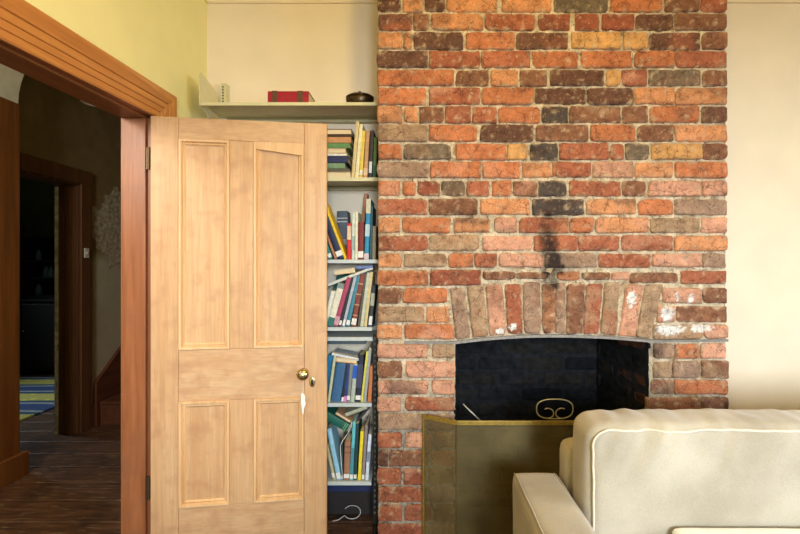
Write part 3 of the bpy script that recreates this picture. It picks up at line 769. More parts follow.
# scroll handle
hc = (554.5-PX)/s_; sc_ = MB()
def hp(px, py): return ((px-PX)/s_, YS, EYE-(py-PY)/s_)
pts = []
for i in range(49):
    a = math.pi*2*i/48
    ca, sa = math.cos(a), math.sin(a)
    ex = 2/2.7
    pts.append(hp(554.7+18.2*math.copysign(abs(ca)**ex, ca), 409-9.8*math.copysign(abs(sa)**ex, sa)))
def curl(sgn):
    q = []
    for i in range(17):
        a = math.radians(-90+ (210*i/16))
        q.append(hp(554.7-sgn*(7+(-6.0)*math.cos(a)*1.0), 413.3+5*-math.sin(a)*1.0))
    return q
sc_.tube(pts[:-1], .0026, 8, closed=True)
for sgn in (1, -1): sc_.tube(curl(sgn), .0024, 8)
sc_.build('scroll_handle', simple('dull_pale_brass', (166, 152, 112), .4, .7), scr, smooth=True)
# pale rod behind the screen
pkr = empty('fire_poker', (W(520, 540, 1.92).x, 1.92, 0), 'fire poker with thin pale metal grip leaning inside the fireplace', 'poker')
MB().tube([W(463, 404, 2.02), W(480, 420.5, 2.0)], .0035, 8).build('grip', simple('pale_worn_steel', (190, 186, 178), .4, .3), pkr, smooth=True)
MB().tube([W(480, 420.5, 2.0), W(500, 470, 1.96), (W(520, 540, 1.92).x, 1.93, .016)], .003, 8).build('shaft', M['black'], pkr, smooth=True)

# ------------------------------------------------------------------ sofa
sofa = empty('sofa', (1.36, 1.15, 0), 'cream velvet sofa with piped back cushions in front of the brick fireplace', 'sofa')
def soft_box(a, b_, seg=(24, 10, 16), r=.05, bulge=(.01, .01, .01), wr=.004, name='cushion', mat=None, parent=None, wfreq=7, pucker=None, org=None):
    a = Vector(a); b_ = Vector(b_); c = (a+b_)/2; h = (b_-a)/2
    bm = bmesh.new(); vmap = {}
    def vert(i, j, k):
        key = (i, j, k)
        if key in vmap: return vmap[key]
        p = Vector((2*i/seg[0]-1, 2*j/seg[1]-1, 2*k/seg[2]-1))
        q = Vector((p.x*h.x, p.y*h.y, p.z*h.z))
        inn = Vector([max(-(h[t]-r), min(h[t]-r, q[t])) for t in range(3)])
        d = q-inn
        if d.length > 1e-6:
            d = d.normalized()*r
        q2 = inn+d
        for t in range(3):
            o1, o2 = (t+1) % 3, (t+2) % 3
            q2[t] += bulge[t]*p[t]*(1-p[o1]**2)*(1-p[o2]**2)
        w = c+q2
        nn = wr*noise.fractal((w.x*wfreq, w.y*wfreq, w.z*wfreq*.6), 1, 2, 3)
        nd = d.normalized() if d.length > 0 else Vector((0, 0, 0))
        w = w+nd*nn
        if pucker: w = pucker(w, p)
        vmap[key] = bm.verts.new(w); return vmap[key]
    sx, sy, sz = seg
    for i in range(sx):
        for j in range(sy):
            bm.faces.new([vert(i, j, 0), vert(i, j+1, 0), vert(i+1, j+1, 0), vert(i+1, j, 0)])
            bm.faces.new([vert(i, j, sz), vert(i+1, j, sz), vert(i+1, j+1, sz), vert(i, j+1, sz)])
    for i in range(sx):
        for k in range(sz):
            bm.faces.new([vert(i, 0, k), vert(i+1, 0, k), vert(i+1, 0, k+1), vert(i, 0, k+1)])
            bm.faces.new([vert(i, sy, k), vert(i, sy, k+1), vert(i+1, sy, k+1), vert(i+1, sy, k)])
    for j in range(sy):
        for k in range(sz):
            bm.faces.new([vert(0, j, k), vert(0, j, k+1), vert(0, j+1, k+1), vert(0, j+1, k)])
            bm.faces.new([vert(sx, j, k), vert(sx, j+1, k), vert(sx, j+1, k+1), vert(sx, j, k+1)])
    mb = MB(); bm.verts.index_update(); mb.v = [v.co.copy() for v in bm.verts]; mb.f = [tuple(v.index for v in f_.verts) for f_ in bm.faces]; bm.free()
    return mb.build(name, mat or M['fabric'], parent, org=org, smooth=True, sub=1)
SXL, SXR = .336, 2.30
YBK = 1.575
for (a, b_) in ((SXL, .506), (SXR-.16, SXR)):
    arm = soft_box((a, .72, .10), (b_, YBK-.012, .598), (8, 26, 16), r=.022, bulge=(.004, .003, .007), wr=.006, name='armrest', parent=sofa, wfreq=5)
    for xx in (a+.012, b_-.012):
        MB().tube([(xx, .74+(YBK-.79)*i/30, .597+.003*noise.noise((i*.4, xx, 2))) for i in range(31)]+[(xx, YBK-.025, .588)], .0028, 6).build('piping', M['fabric'], arm, smooth=True)
soft_box((.512, 1.455, .12), (SXR-.166, YBK, .725), (30, 6, 14), r=.03, bulge=(.0, .0, .006), wr=.005, name='backrest', parent=sofa)
soft_box((.508, .76, .12), (SXR-.162, 1.45, .30), (20, 12, 5), r=.02, bulge=(0, 0, 0), wr=.0, name='seat_frame', parent=sofa)
for (a, b_) in ((.51, 1.318), (1.326, SXR-.164)):
    cu = soft_box((a, .72, .305), (b_, 1.44, .45), (20, 16, 6), r=.04, bulge=(.0, .0, .012), wr=.004, name='seat_cushion', parent=sofa)
for x in (SXL+.05, SXR-.05):
    for y in (.78, 1.5):
        MB().lathe([(.02, 0), (.026, .1), (.026, .101)], (x, y, 0), n=16).build('leg', M['hallwood'], sofa, smooth=True)
CX0, CX1, CY0, CY1, CZ1 = .522, 1.322, 1.285, 1.452, .868
def crease(x, z, pz):
    return (noise.noise((x*14+(1-pz)*1.5, 3.1, 0))*.026+noise.noise((x*30+(1-pz)*3, 7.7, 0))*.012)*smooth01((z-.62)/.22)
def puck(w, p):
    # gathered creases falling from the top seam, and a plump middle
    fr_ = max(0, -p.y)
    top = max(0, (p.z-.0))
    w.y += crease(w.x, w.z, p.z)*(1 if p.y < .3 else .3)
    if p.z > .5: w.z += .006*noise.noise((w.x*24, w.y*7, 1))
    # ends droop a touch, crest highest near the left third
    w.z -= .014*smooth01((-(p.x)-.78)/.22)*(1 if p.z > 0 else 0)
    return w
for n_, (a, b_) in enumerate(((CX0, CX1), (CX1+.006, SXR-.17))):
    cu = soft_box((a, CY0, .452), (b_, CY1, CZ1), (56, 14, 30), r=.036, bulge=(.010, .018, .004), wr=.003, name='back_cushion', parent=sofa, pucker=puck)
    r = .05; y_ = CY0+.006
    ring = []
    def cornerpts(cx, cz, a0):
        return [(cx+r*math.cos(math.radians(a0+90*i/8)), cz+r*math.sin(math.radians(a0+90*i/8))) for i in range(9)]
    i0, i1, k0, k1 = a+.010, b_-.010, .47, CZ1-.020
    def seg_(p, q, n=30): return [(p[0]+(q[0]-p[0])*t/n, p[1]+(q[1]-p[1])*t/n) for t in range(1, n)]
    c1 = cornerpts(i0+r, k1-r, 90); c1 = [(x, z) for x, z in c1]
    c2 = cornerpts(i0+r, k0+r, 180); c3 = cornerpts(i1-r, k0+r, 270); c4 = cornerpts(i1-r, k1-r, 0)
    path = c1+seg_(c1[-1], c2[0])+c2+seg_(c2[-1], c3[0])+c3+seg_(c3[-1], c4[0])+c4+seg_(c4[-1], c1[0], 50)
    path = path[40:]+path[:40]; pts = []
    for x, z in path:
        pts.append((x+.002*noise.noise((z*18, 1, 2)), y_-.005+crease(x, z, (z-.66)/.208), z+.0035*noise.noise((x*13, 2, 5))))
    MB().tube(pts, .0036, 8, closed=True).build('piping', M['welt'], cu, smooth=True)
th = soft_box((.752, 1.185, .455), (1.27, 1.262, .572), (26, 8, 8), r=.012, bulge=(.004, .0, .001), wr=.002, name='folded_throw', mat=M['throw'], parent=None, org=(1.0, 1.22, .455))
tag(th, 'folded white throw lying on the seat against the piped sofa cushion', 'throw')

# ------------------------------------------------------------------ shelving in the alcove
shv = empty('shelving_unit', (-.65, 2.23, 0), 'wall mounted metal shelving filling the alcove beside the brick chimney', 'shelves')
SYF, SYB = 2.10, YW-.012
ss = F/SYF
def zpx(py, Y=SYF): return EYE-(py-PY)*Y/F
SH = [(zpx(102.2), -.205, 'cream_metal'), (zpx(177.4), -.206, 'cream_metal'), (zpx(259.6), -.208, 'grey_metal'), (zpx(327.2), -.240, 'grey_metal'), (zpx(337.2), -.226, 'grey_metal'), (zpx(403.2), -.242, 'grey_metal'), (zpx(481.7), -.244, 'grey_metal')]
for i, (z, xr, mt_) in enumerate(SH):
    s = MB(); x0 = -1.098
    h = .018 if i else .016
    s.box((x0, SYF, z-.002), (xr, SYB, z)); s.box((x0, SYF, z-h), (xr, SYF+.002, z-.002)); s.box((x0, SYF+.002, z-h), (xr, SYF+.012, z-h+.0015))
    s.box((x0, SYB-.002, z-.02), (xr, SYB, z-.002)); s.box((x0, SYB-.03, z-.022), (xr, SYB, z-.02))
    s.build('shelf', M[mt_], shv)
# end plate at the left of the top shelf, with bracket below and slotted standard
zt_ = SH[0][0]
ep_ = MB(); xp = -1.102
ep_.prism([(xp, SYF+.0, zt_-.018), (xp, SYF+.0, zt_+.135), (xp, SYF+.012, zt_+.156), (xp, SYF+.02, zt_+.158), (xp, SYB-.05, zt_+.118), (xp, SYB-.04, zt_-.018)], (-.003, 0, 0))
ep_.build('end_plate', M['cream_metal'], shv)
br = MB(); br.prism([(xp, SYF+.0, zt_-.02), (xp, SYF+.03, zt_-.02), (xp, SYB, zt_-.075), (xp, SYB, zt_-.10)], (.004, 0, 0)); br.build('bracket', M['cream_metal'], shv)
br = MB(); br.prism([(xp, SYB-.03, zt_+.10), (xp, SYB, zt_+.10), (xp, SYB, zt_-.09), (xp, SYB-.03, zt_-.06)], (.004, 0, 0)); br.build('bracket', M['cream_metal'], shv)
up = MB(); up.box((xp+.004, SYB-.03, .02), (xp+.034, SYB+.011, zt_+.19)); uo = up.build('upright', M['cream_metal'], shv)
sl = MB()
for k in range(11): sl.box((xp+.012, SYB-.0312, zt_+.005+k*.016), (xp+.020, SYB-.0302, zt_+.013+k*.016))
sl.build('slot', M['black'], uo)
up = MB(); up.box((-.236, SYF-.006, .07), (-.213, SYF+.012, zpx(335))); up.tube([(-.2245, SYF, .004), (-.2245, SYF, .07)], .006, 10); up.lathe([(.02, 0), (.02, .006), (.008, .02), (.006, .03)], (-.2245, SYF+.003, 0), n=16)
uo = up.build('upright', M['dark_metal'], shv)
sl = MB(); z = .12
while z < 1.0: sl.box((-.228, SYF-.0075, z), (-.221, SYF-.0062, z+.011)); z += .028
sl.build('slot', simple('worn_slot_edges', (96, 98, 96), .5), uo)

# ------------------------------------------------------------------ books
BI = [0]
def book(loc, t, h, d, c, label, group, rot=(0, 0, 0), bands=(), sticker=None, pages_front=False, name='book', cat='book', piv=0):
    """origin: bottom of spine; thickness along x, height along z, depth +y. pages_front turns the fore-edge to -y"""
    root = bpy.data.objects.new(name, None); COL.objects.link(root); root.empty_display_size = .03
    root.location = loc; root.rotation_euler = rot; tag(root, label, cat, group)
    ORG[root.name] = Vector((0, 0, 0))
    bt = .0022; cv = MB(); x0, x1 = -t/2, t/2
    if not pages_front:
        n = 6; sp = []
        for i in range(n+1):
            a = math.pi*i/n; sp.append((-math.cos(a)*t/2, .004-math.sin(a)*min(.004, t*.15)))
        outer = [(x0, d)]+[(p[0], p[1]) for p in sp]+[(x1, d), (x1-bt, d), (x1-bt, .006), (x0+bt, .006), (x0+bt, d)]
        cv.prism([(p[0], p[1], 0) for p in outer], (0, 0, h))
        pg = MB().box((x0+bt+.0003, .0063, .003), (x1-bt-.0003, d-.004, h-.003))
    else:
        cv.box((x0, 0, 0), (x0+bt, d, h)); cv.box((x1-bt, 0, 0), (x1, d, h)); cv.box((x0+bt, d-.003, 0), (x1-bt, d, h))
        pg = MB().box((x0+bt+.0003, .004, .003), (x1-bt-.0003, d-.0034, h-.003))
    co = cv.build('cover', bookmat(c), root, org=(0, 0, 0))
    pg.build('pages', M['pages'], root, org=(0, 0, 0))
    for (a, b_, bc) in bands:
        MB().box((x0-.0003, -.0011, h*a), (x1+.0003, .006, h*b_)).build('spine_band', bookmat(bc), co, org=(0, 0, 0))
    if sticker:
        MB().box((x0+.001, -.0014, h*sticker[0]), (x1-.001, .005, h*sticker[1])).build('spine_label', M['label'], co, org=(0, 0, 0))
    return root
def spine(xb, xt, yt, tpx, zs, c, label, group, Y=2.112, d=.15, bands=(), sticker=None, ybot=None, pf=False):
    """upright or leaning book on the shelf at height zs: xb,xt = px of the spine's middle at bottom and top, yt = top px"""
    s = F/Y; Xb = (xb-PX)/s; Xt = (xt-PX)/s; zt = EYE-(yt-PY)/s; t = tpx/s
    zb0 = zs if ybot is None else EYE-(ybot-PY)/s
    th = math.atan2(Xt-Xb, zt-zb0)
    L = math.hypot(Xt-Xb, zt-zb0)-t/2*abs(math.sin(th))
    zb1 = zb0+t/2*abs(math.sin(th))+.0006
    return book((Xb, Y, zb1), t*.97, max(.03, L), d, c, label, group, rot=(0, th, 0), bands=bands, sticker=sticker, pages_front=pf)
def flat(x0, x1, yb, tpx, c, label, group, Y=2.112, d=.15, tilt=0, pf=True, bands=(), zabs=None):
    """book lying down: spine/fore-edge along x, from px x0 to x1, bottom px yb (or zabs)"""
    s = F/Y; t = tpx/s; X0 = (x0-PX)/s; X1 = (x1-PX)/s; z = (EYE-(yb-PY)/s) if zabs is None else zabs
    L = (X1-X0)/math.cos(tilt)
    # local z -> world +x : rotate +90 about Y ; local x -> world -z
    return book((X0+t/2*math.sin(-tilt)*-1, Y, z+t/2*math.cos(tilt)), t*.97, L, d, c, label, group, rot=(0, math.pi/2-tilt, 0), bands=bands, pages_front=pf)
Z = [q[0] for q in SH]
G2 = 'books on the second shelf down'; G3 = 'books on the third shelf down'; G4 = 'books on the fourth shelf down'; G5 = 'books on the fifth shelf down'; G6 = 'books on the bottom shelf'
# -- second shelf: flat pile, listed from the bottom up
pile = [(6.6, (196, 160, 96), 351, 'tan worn book at the bottom of the flat pile, second shelf'), (3.2, (88, 84, 70), 350, 'dull grey slim book second from bottom of the flat pile, second shelf'),
        (5.6, (118, 148, 112), 345, 'pale sage green book low in the flat pile, second shelf'), (7.2, (34, 44, 84), 348, 'navy blue book in middle of the flat pile, second shelf'),
        (2.6, (228, 224, 212), 347, 'thin white book above the navy one in the flat pile'), (5.0, (206, 170, 110), 346, 'straw coloured book under the bright green one in the flat pile'),
        (5.2, (92, 138, 84), 350, 'bright green book in the upper half of the flat pile'), (6.2, (196, 140, 96), 351, 'light brown book with red marks near top of the flat pile'),
        (2.2, (60, 48, 40), 352.5, 'thin dark book just under the cream topmost pages of the flat pile'), (5.6, (120, 60, 42), 351.5, 'red-brown book with cream page edges on top of the flat pile')]
z = Z[1]+.001; s = F/2.125
for tp, c, xe, lb in pile:
    pf = c in ((120, 60, 42), (206, 170, 110), (196, 160, 96))
    book(((298-PX)/s, 2.125, z+tp/s/2), tp/s*.97, (xe-298)/s, .165, c, lb, G2, rot=(0, math.pi/2, 0), pages_front=pf)
    z += tp/s
spine(352.8, 357.5, 121.5, 3.6, Z[1], (206, 188, 140), 'tall tan paperback leaning against the flat pile, second shelf', G2)
spine(356.6, 361.3, 124, 3.6, Z[1], (232, 220, 184), 'cream white tall book leaning next to the yellow one, second shelf', G2)
spine(360.6, 363.8, 130.5, 3.5, Z[1], (222, 196, 74), 'narrow yellow book, second shelf', G2, sticker=(.06, .16))
spine(365.2, 367.9, 130.3, 4.0, Z[1], (206, 156, 112), 'light tan-pink book right of the yellow one, second shelf', G2, bands=((.05, .2, (226, 190, 150)),))
spine(370.0, 372.2, 130.3, 3.4, Z[1], (66, 52, 44), 'dark brown book with pale label, second shelf', G2, sticker=(.1, .34))
spine(374.2, 375.6, 137, 3.4, Z[1], (88, 118, 58), 'green book touching the brick side, second shelf', G2, bands=((0, .3, (22, 88, 62)),))
# -- third shelf
spine(330.6, 319.0, 226, 4.0, Z[2], (36, 124, 122), 'teal book leaning left with white label, third shelf', G3, d=.11, sticker=(.05, .16))
spine(335.8, 319.0, 216, 2.6, Z[2], (170, 116, 78), 'thin tan book between teal and navy leaning books, third shelf', G3, d=.11)
spine(341.0, 321.5, 209, 6.8, Z[2], (30, 38, 70), 'thick navy book leaning left with white label, third shelf', G3, d=.11, sticker=(.05, .15))
spine(345.5, 324.2, 203, 2.6, Z[2], (232, 196, 40), 'thin bright yellow book leaning left, third shelf', G3, d=.11)
spine(343.0, 342.0, 211, 11.0, Z[2], (62, 76, 96), 'broad blue-grey book with white lettering standing behind the yellow one', G3, Y=2.232, d=.1, bands=((.84, .86, (170, 176, 190)), (.77, .79, (170, 176, 190)), (.30, .42, (136, 140, 146))))
spine(348.8, 349.4, 223.5, 4.0, Z[2], (212, 42, 44), 'bright red book with cream top half, third shelf', G3, bands=((.55, .93, (228, 196, 168)),))
spine(353.0, 353.4, 213, 3.1, Z[2], (206, 214, 204), 'pale grey-green slim book right of the red one, third shelf', G3, bands=((.2, .5, (150, 170, 166)),))
spine(356.2, 356.6, 211.8, 2.7, Z[2], (230, 222, 196), 'cream slim book beside the maroon one, third shelf', G3)
spine(360.6, 361.2, 222, 5.8, Z[2], (122, 38, 34), 'maroon book with white label at the foot, third shelf', G3, sticker=(.05, .22))
spine(358.6, 366.0, 193.5, 3.4, Z[2], (190, 128, 96), 'tall light brown book leaning behind the maroon one, third shelf', G3, Y=2.27, d=.07)
spine(366.3, 368.8, 199, 4.6, Z[2], (44, 142, 184), 'bright blue book with cream top, third shelf', G3, bands=((.76, 1.0, (214, 208, 176)), (.38, .58, (188, 214, 224)), (.0, .1, (214, 190, 196))))
spine(370.4, 371.8, 206, 2.4, Z[2], (40, 84, 90), 'thin dark teal book right of the bright blue one, third shelf', G3)
spine(373.8, 374.4, 226, 3.6, Z[2], (142, 132, 108), 'short mottled grey-tan book at the right end, third shelf', G3)
# -- fourth shelf (leaning right), plus what lies on top
spine(328.0, 344, 272, 10.5, Z[3], (44, 112, 104), 'broad sea green book at the left end, fourth shelf', G4, Y=2.28, d=.05)
spine(324.0, 333.5, 291, 4.5, Z[3], (224, 220, 204), 'white paperback half behind the door edge, fourth shelf', G4, d=.13)
spine(329.8, 341.6, 283.5, 6.6, Z[3], (226, 220, 196), 'thick cream book with grey top left of the mauve one, fourth shelf', G4, d=.13, bands=((.88, 1, (120, 140, 136)), (0, .2, (44, 112, 104))))
spine(335.2, 349.2, 277.5, 5.0, Z[3], (170, 64, 96), 'mauve-pink book leaning right, fourth shelf', G4, d=.13, bands=((0.03, .2, (204, 150, 162)),))
spine(339.6, 352.6, 277.5, 2.8, Z[3], (28, 44, 48), 'slim near-black book next to the mauve one, fourth shelf', G4, d=.13, sticker=(.03, .12))
spine(343.2, 355.4, 276.5, 3.0, Z[3], (172, 180, 196), 'slim silver-grey book with white label, fourth shelf', G4, d=.13, sticker=(.02, .14))
spine(347.4, 358.8, 275.5, 4.0, Z[3], (62, 128, 150), 'grey-blue book left of the brown patterned one, fourth shelf', G4, d=.13, sticker=(.03, .12))
spine(353.2, 362.6, 274.0, 5.2, Z[3], (128, 60, 46), 'reddish brown patterned book with white label, fourth shelf', G4, d=.13, sticker=(.03, .15), bands=((.2, .22, (190, 150, 110)), (.4, .42, (190, 150, 110)), (.6, .62, (190, 150, 110)), (.8, .82, (190, 150, 110))))
spine(358.4, 366.0, 273.0, 2.6, Z[3], (84, 84, 74), 'thin olive-grey book right of the brown patterned one, fourth shelf', G4, d=.13)
spine(361.6, 368.6, 272.5, 3.4, Z[3], (196, 200, 178), 'pale green-grey book, fourth shelf', G4, d=.13)
spine(365.2, 371.6, 272.0, 3.2, Z[3], (216, 194, 140), 'straw coloured book, fourth shelf', G4, d=.13)
spine(370.0, 374.0, 285.0, 3.8, Z[3], (52, 54, 56), 'black book with white foot label at the right end, fourth shelf', G4, d=.13, sticker=(.04, .25), bands=((.5, .8, (170, 170, 150)),))
flat(322, 372, 288.5, 3.0, (206, 208, 200), 'long thin pale grey book lying slanted across the fourth shelf books', G4, tilt=math.radians(21), pf=False, d=.13)
flat(333.5, 355, 275.2, 5.2, (224, 190, 140), 'cream block of pages lying on top of the slanted grey book', G4, tilt=math.radians(7), d=.13)
flat(355.5, 372.5, 269.5, 3.6, (104, 122, 172), 'small periwinkle blue book lying at top right, fourth shelf', G4, tilt=math.radians(3), pf=False, d=.13)
# -- fifth shelf
z5 = Z[5]
spine(327.2, 330.5, 355.5, 5.0, z5, (48, 146, 196), 'sky blue book half hidden by the door edge, fifth shelf', G5, Y=2.25, d=.09)
spine(328.4, 335.2, 353.5, 2.8, z5, (190, 190, 154), 'thin pale olive book leaning right, fifth shelf', G5, d=.13)
spine(335.4, 341.5, 363.0, 9.8, z5, (54, 98, 140), 'very thick denim blue book, fifth shelf', G5, d=.13)
spine(342.2, 346.6, 363.5, 2.5, z5, (30, 40, 48), 'thin black-green book right of the thick blue one, fifth shelf', G5, d=.13, sticker=(.02, .13))
spine(344.9, 348.9, 364.0, 2.8, z5, (44, 58, 122), 'indigo book with pink foot label, fifth shelf', G5, d=.13, bands=((.0, .16, (206, 130, 190)), (.35, .55, (24, 60, 140))))
spine(348.2, 351.6, 364.5, 3.3, z5, (128, 134, 128), 'dark grey book with square white label, fifth shelf', G5, d=.13, sticker=(.06, .17))
spine(352.2, 355.6, 364.0, 4.2, z5, (176, 186, 172), 'pale grey book with royal blue upper band, fifth shelf', G5, d=.13, bands=((.62, .96, (24, 88, 190)),))
spine(357.8, 361.2, 355.0, 5.6, z5, (28, 32, 58), 'black-navy book with square white label, fifth shelf', G5, d=.13, sticker=(.05, .14), bands=((.3, .8, (56, 60, 92)),))
spine(361.6, 367.3, 351.5, 2.4, z5, (212, 208, 92), 'thin lime yellow book leaning right, fifth shelf', G5, d=.13)
spine(364.6, 370.2, 348.2, 3.0, z5, (164, 164, 160), 'light grey tall book right of the lime yellow one, fifth shelf', G5, d=.13)
spine(369.2, 371.8, 366, 3.8, z5, (198, 116, 62), 'orange-brown book at the right end, fifth shelf', G5, d=.12)
flat(335.8, 357.5, 361.8, 4.8, (214, 158, 92), 'tan-orange book lying on top of the blue books, fifth shelf', G5, tilt=math.radians(-6), pf=True, d=.13)
flat(332.0, 358.8, 355.5, 2.8, (212, 216, 222), 'thin white book lying on top of the tan-orange one', G5, tilt=math.radians(-12), pf=False, d=.13)
# grey plastic tray above them
tr = MB(); s = F/2.13
tr.box(((324-PX)/s, 2.13, Z[4]-.036), ((366-PX)/s, 2.30, Z[4]-.022)); tr.box(((324-PX)/s, 2.125, Z[4]-.04), ((366-PX)/s, 2.13, Z[4]-.03))
tag(tr.build('document_tray', simple('slate_grey_plastic', (74, 88, 94), .4), None, org=((345-PX)/s, 2.2, Z[4]-.036), bevel=.002), 'shallow slate grey tray slung right under the double fourth shelf', 'tray')
# -- bottom shelf
z6 = Z[6]
spine(338.4, 325.5, 425, 2.8, z6, (196, 186, 140), 'thin straw book leaning left beside the light blue one, bottom shelf', G6, d=.11, sticker=(.06, .16)) if False else None
spine(334.4, 326.0, 445, 3.0, z6, (186, 178, 138), 'thin straw book leaning left, bottom shelf', G6, d=.12, sticker=(.08, .2))
spine(339.2, 328.6, 429, 4.6, z6, (146, 196, 222), 'light blue book leaning left, bottom shelf', G6, d=.12, sticker=(.03, .14))
spine(342.2, 341.6, 441, 2.0, z6, (44, 66, 62), 'very thin dark green book left of the tan one, bottom shelf', G6, d=.12, sticker=(.03, .12))
spine(346.4, 347.6, 441.5, 6.2, z6, (158, 112, 86), 'squat light brown book with cream label, bottom shelf', G6, d=.12, sticker=(.06, .16), bands=((.7, .72, (110, 72, 56)), (.85, .87, (110, 72, 56))))
spine(351.2, 354.2, 421.8, 3.4, z6, (96, 186, 198), 'tall turquoise book, bottom shelf', G6, d=.12, sticker=(.03, .1), bands=((0.1, .55, (70, 140, 152)),))
spine(355.0, 357.2, 424, 3.2, z6, (22, 60, 68), 'dark petrol book right of the turquoise one, bottom shelf', G6, d=.12, sticker=(.03, .1))
spine(359.2, 362.0, 431.5, 3.5, z6, (232, 210, 44), 'bright yellow book, bottom shelf', G6, d=.12)
spine(362.9, 366.4, 425.2, 3.0, z6, (142, 128, 130), 'mauve-grey book right of the bright yellow one, bottom shelf', G6, d=.12, sticker=(.02, .1))
spine(366.6, 370.0, 434.6, 3.4, z6, (212, 222, 234), 'white-blue book at the right end, bottom shelf', G6, d=.12, bands=((.4, .62, (130, 140, 160)),))
flat(317.5, 350.0, 413.5, 8.6, (14, 92, 78), 'large emerald green book tilted on top of the bottom row', G6, tilt=math.radians(-30), pf=False, d=.13, bands=((.88, .9, (120, 160, 120)), (.93, .95, (120, 160, 120))))
flat(336.5, 351.5, 414.0, 2.8, (186, 146, 110), 'thin light brown book lying against the large emerald one', G6, tilt=math.radians(-32), pf=True, d=.12)
flat(344.5, 366.0, 417.0, 3.6, (168, 170, 150), 'grey-green book tilted up to the right under the fifth shelf', G6, tilt=math.radians(20), pf=False, d=.12)
flat(352.0, 368.5, 427.0, 3.0, (50, 44, 44), 'dark charcoal book propped steeply behind the turquoise one', G6, Y=2.16, tilt=math.radians(50), pf=False, d=.12)
# white cable looping over the bottom row
cb = MB().tube([W(342.5, 478, 2.108), W(341.2, 462, 2.106), W(340.2, 446, 2.104), W(343, 440, 2.104), W(347.5, 434, 2.104), W(350.5, 428, 2.104), W(352, 422, 2.106)], .0018, 8)
tag(cb.build('cable', M['label'], None, org=W(342.5, 480, 2.108), smooth=True), 'white cable curving up over the bottom row of books', 'cable')
# things on the alcove floor
s = F/2.29
dk = MB().box(((318-PX)/s, 2.29, .001), ((376-PX)/s, 2.345, .125)); tag(dk.build('box', simple('alcove_shadow_dark', (40, 34, 32), .8), None, org=((340-PX)/s, 2.31, 0), bevel=.003), 'dark block standing in for the shadow on the alcove floor under the shelves', 'box')  # dark block added where only shadow lies below the bottom shelf
nb = MB().box(((322-PX)/s, 2.285, .127), ((374-PX)/s, 2.343, .262)); nbo = nb.build('box_file', simple('navy_card', (28, 42, 84), .6), None, org=((345-PX)/s, 2.31, .127), bevel=.003); tag(nbo, 'navy box file on the dark shadow block under the bottom shelf', 'box')
rp = []
cc = W(352, 503, 2.25)
for i in range(26):
    a = math.radians(150-300*i/25); rp.append((cc.x+.045*math.cos(a), 2.255+.012*math.sin(a), .034+.029*math.sin(a)))
rp += [(cc.x-.07, 2.235, .004), (cc.x-.10, 2.225, .004)]
tag(MB().tube(rp, .0026, 8).build('cord_coil', simple('dull_white_cord', (186, 184, 180), .6), None, org=(cc.x, 2.25, .002), smooth=True), 'loop of dull white cord in front of the navy box file', 'cord')
# -- top shelf: red book and bronze pot
s = F/2.14; z = Z[0]+.001
t = 14.2/s
rbk = book(((267.6-PX)/s, 2.14, z+t/2), t, 41/s-.0, .135, (156, 16, 36), 'thick red cloth book with dark bands lying on the top shelf', None, rot=(0, math.pi/2, 0), bands=((.11, .24, (92, 60, 36)), (.72, .86, (92, 60, 36))))
pt = empty('lidded_bowl', ((358.5-PX)/s, 2.19, z), 'round dark bronze lidded bowl at the right end of the top shelf', 'bowl')
MB().lathe([(.040, 0), (.055, .006), (.068, .026), (.073, .044), (.072, .0545)], ((358.5-PX)/s, 2.19, z), n=40, sy=.75).build('bowl', M['pot'], pt, smooth=True)
lid = MB().lathe([(.0735, .0), (.073, .004), (.058, .014), (.036, .020), (.015, .022), (.012, .023)], ((358.5-PX)/s, 2.19, z+.055), n=40, sy=.75).build('lid', M['pot'], pt, smooth=True)
MB().lathe([(.006, .0), (.009, .006), (.008, .010), (.002, .012)], ((358.5-PX)/s, 2.19, z+.0783), n=20).build('lid_knob', M['pot'], lid, smooth=True)

# ------------------------------------------------------------------ hall beyond the doorway
O0, O1, OZ = 2.76, 3.42, 2.03
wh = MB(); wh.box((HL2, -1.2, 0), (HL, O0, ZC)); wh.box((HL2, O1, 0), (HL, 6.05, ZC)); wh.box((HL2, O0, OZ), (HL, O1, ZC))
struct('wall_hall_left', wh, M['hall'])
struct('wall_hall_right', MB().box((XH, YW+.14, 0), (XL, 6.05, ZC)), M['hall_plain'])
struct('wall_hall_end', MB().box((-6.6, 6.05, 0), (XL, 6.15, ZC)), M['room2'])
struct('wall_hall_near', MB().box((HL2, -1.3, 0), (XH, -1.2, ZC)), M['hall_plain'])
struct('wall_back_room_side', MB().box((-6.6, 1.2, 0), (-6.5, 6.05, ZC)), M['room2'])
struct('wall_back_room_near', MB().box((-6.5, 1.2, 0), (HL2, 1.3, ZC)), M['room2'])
# second doorway: lining + architrave
struct('trim_lining_far', MB().box((HL2-.005, O1-.022, 0), (HL+.004, O1, OZ-.02)), M['hallwood2'], bevel=.002)
struct('trim_lining_near', MB().box((HL2-.005, O0, 0), (HL+.004, O0+.022, OZ-.02)), M['hallwood2'])
struct('trim_lining_head', MB().box((HL2-.005, O0, OZ-.022), (HL+.004, O1, OZ)), M['hallwood2'])
for i in range(2):
    struct('trim_stop_bead', MB().box((HL2+.04+.05*i, O1-.034, 0), (HL2+.052+.05*i, O1-.022, OZ-.024)), M['hallwood2'])
struct('trim_hall_architrave', MB().box((HL, O1-.008, 0), (HL+.022, O1+.105, OZ-.008)).box((HL, O0-.0, OZ-.008), (HL+.022, O1+.105, OZ+.11)), M['hallwood2'], bevel=.003)
struct('trim_white_edge', MB().box((HL2-.03, O1-.03, 0), (HL2-.006, O1, OZ-.03)), simple('chipped_white_green_paint', (222, 230, 216), .7, 0, 20, .35))
struct('baseboard_hall', MB().box((HL, O1+.105, 0), (HL+.018, 3.56, .2)), M['hallwood2'])
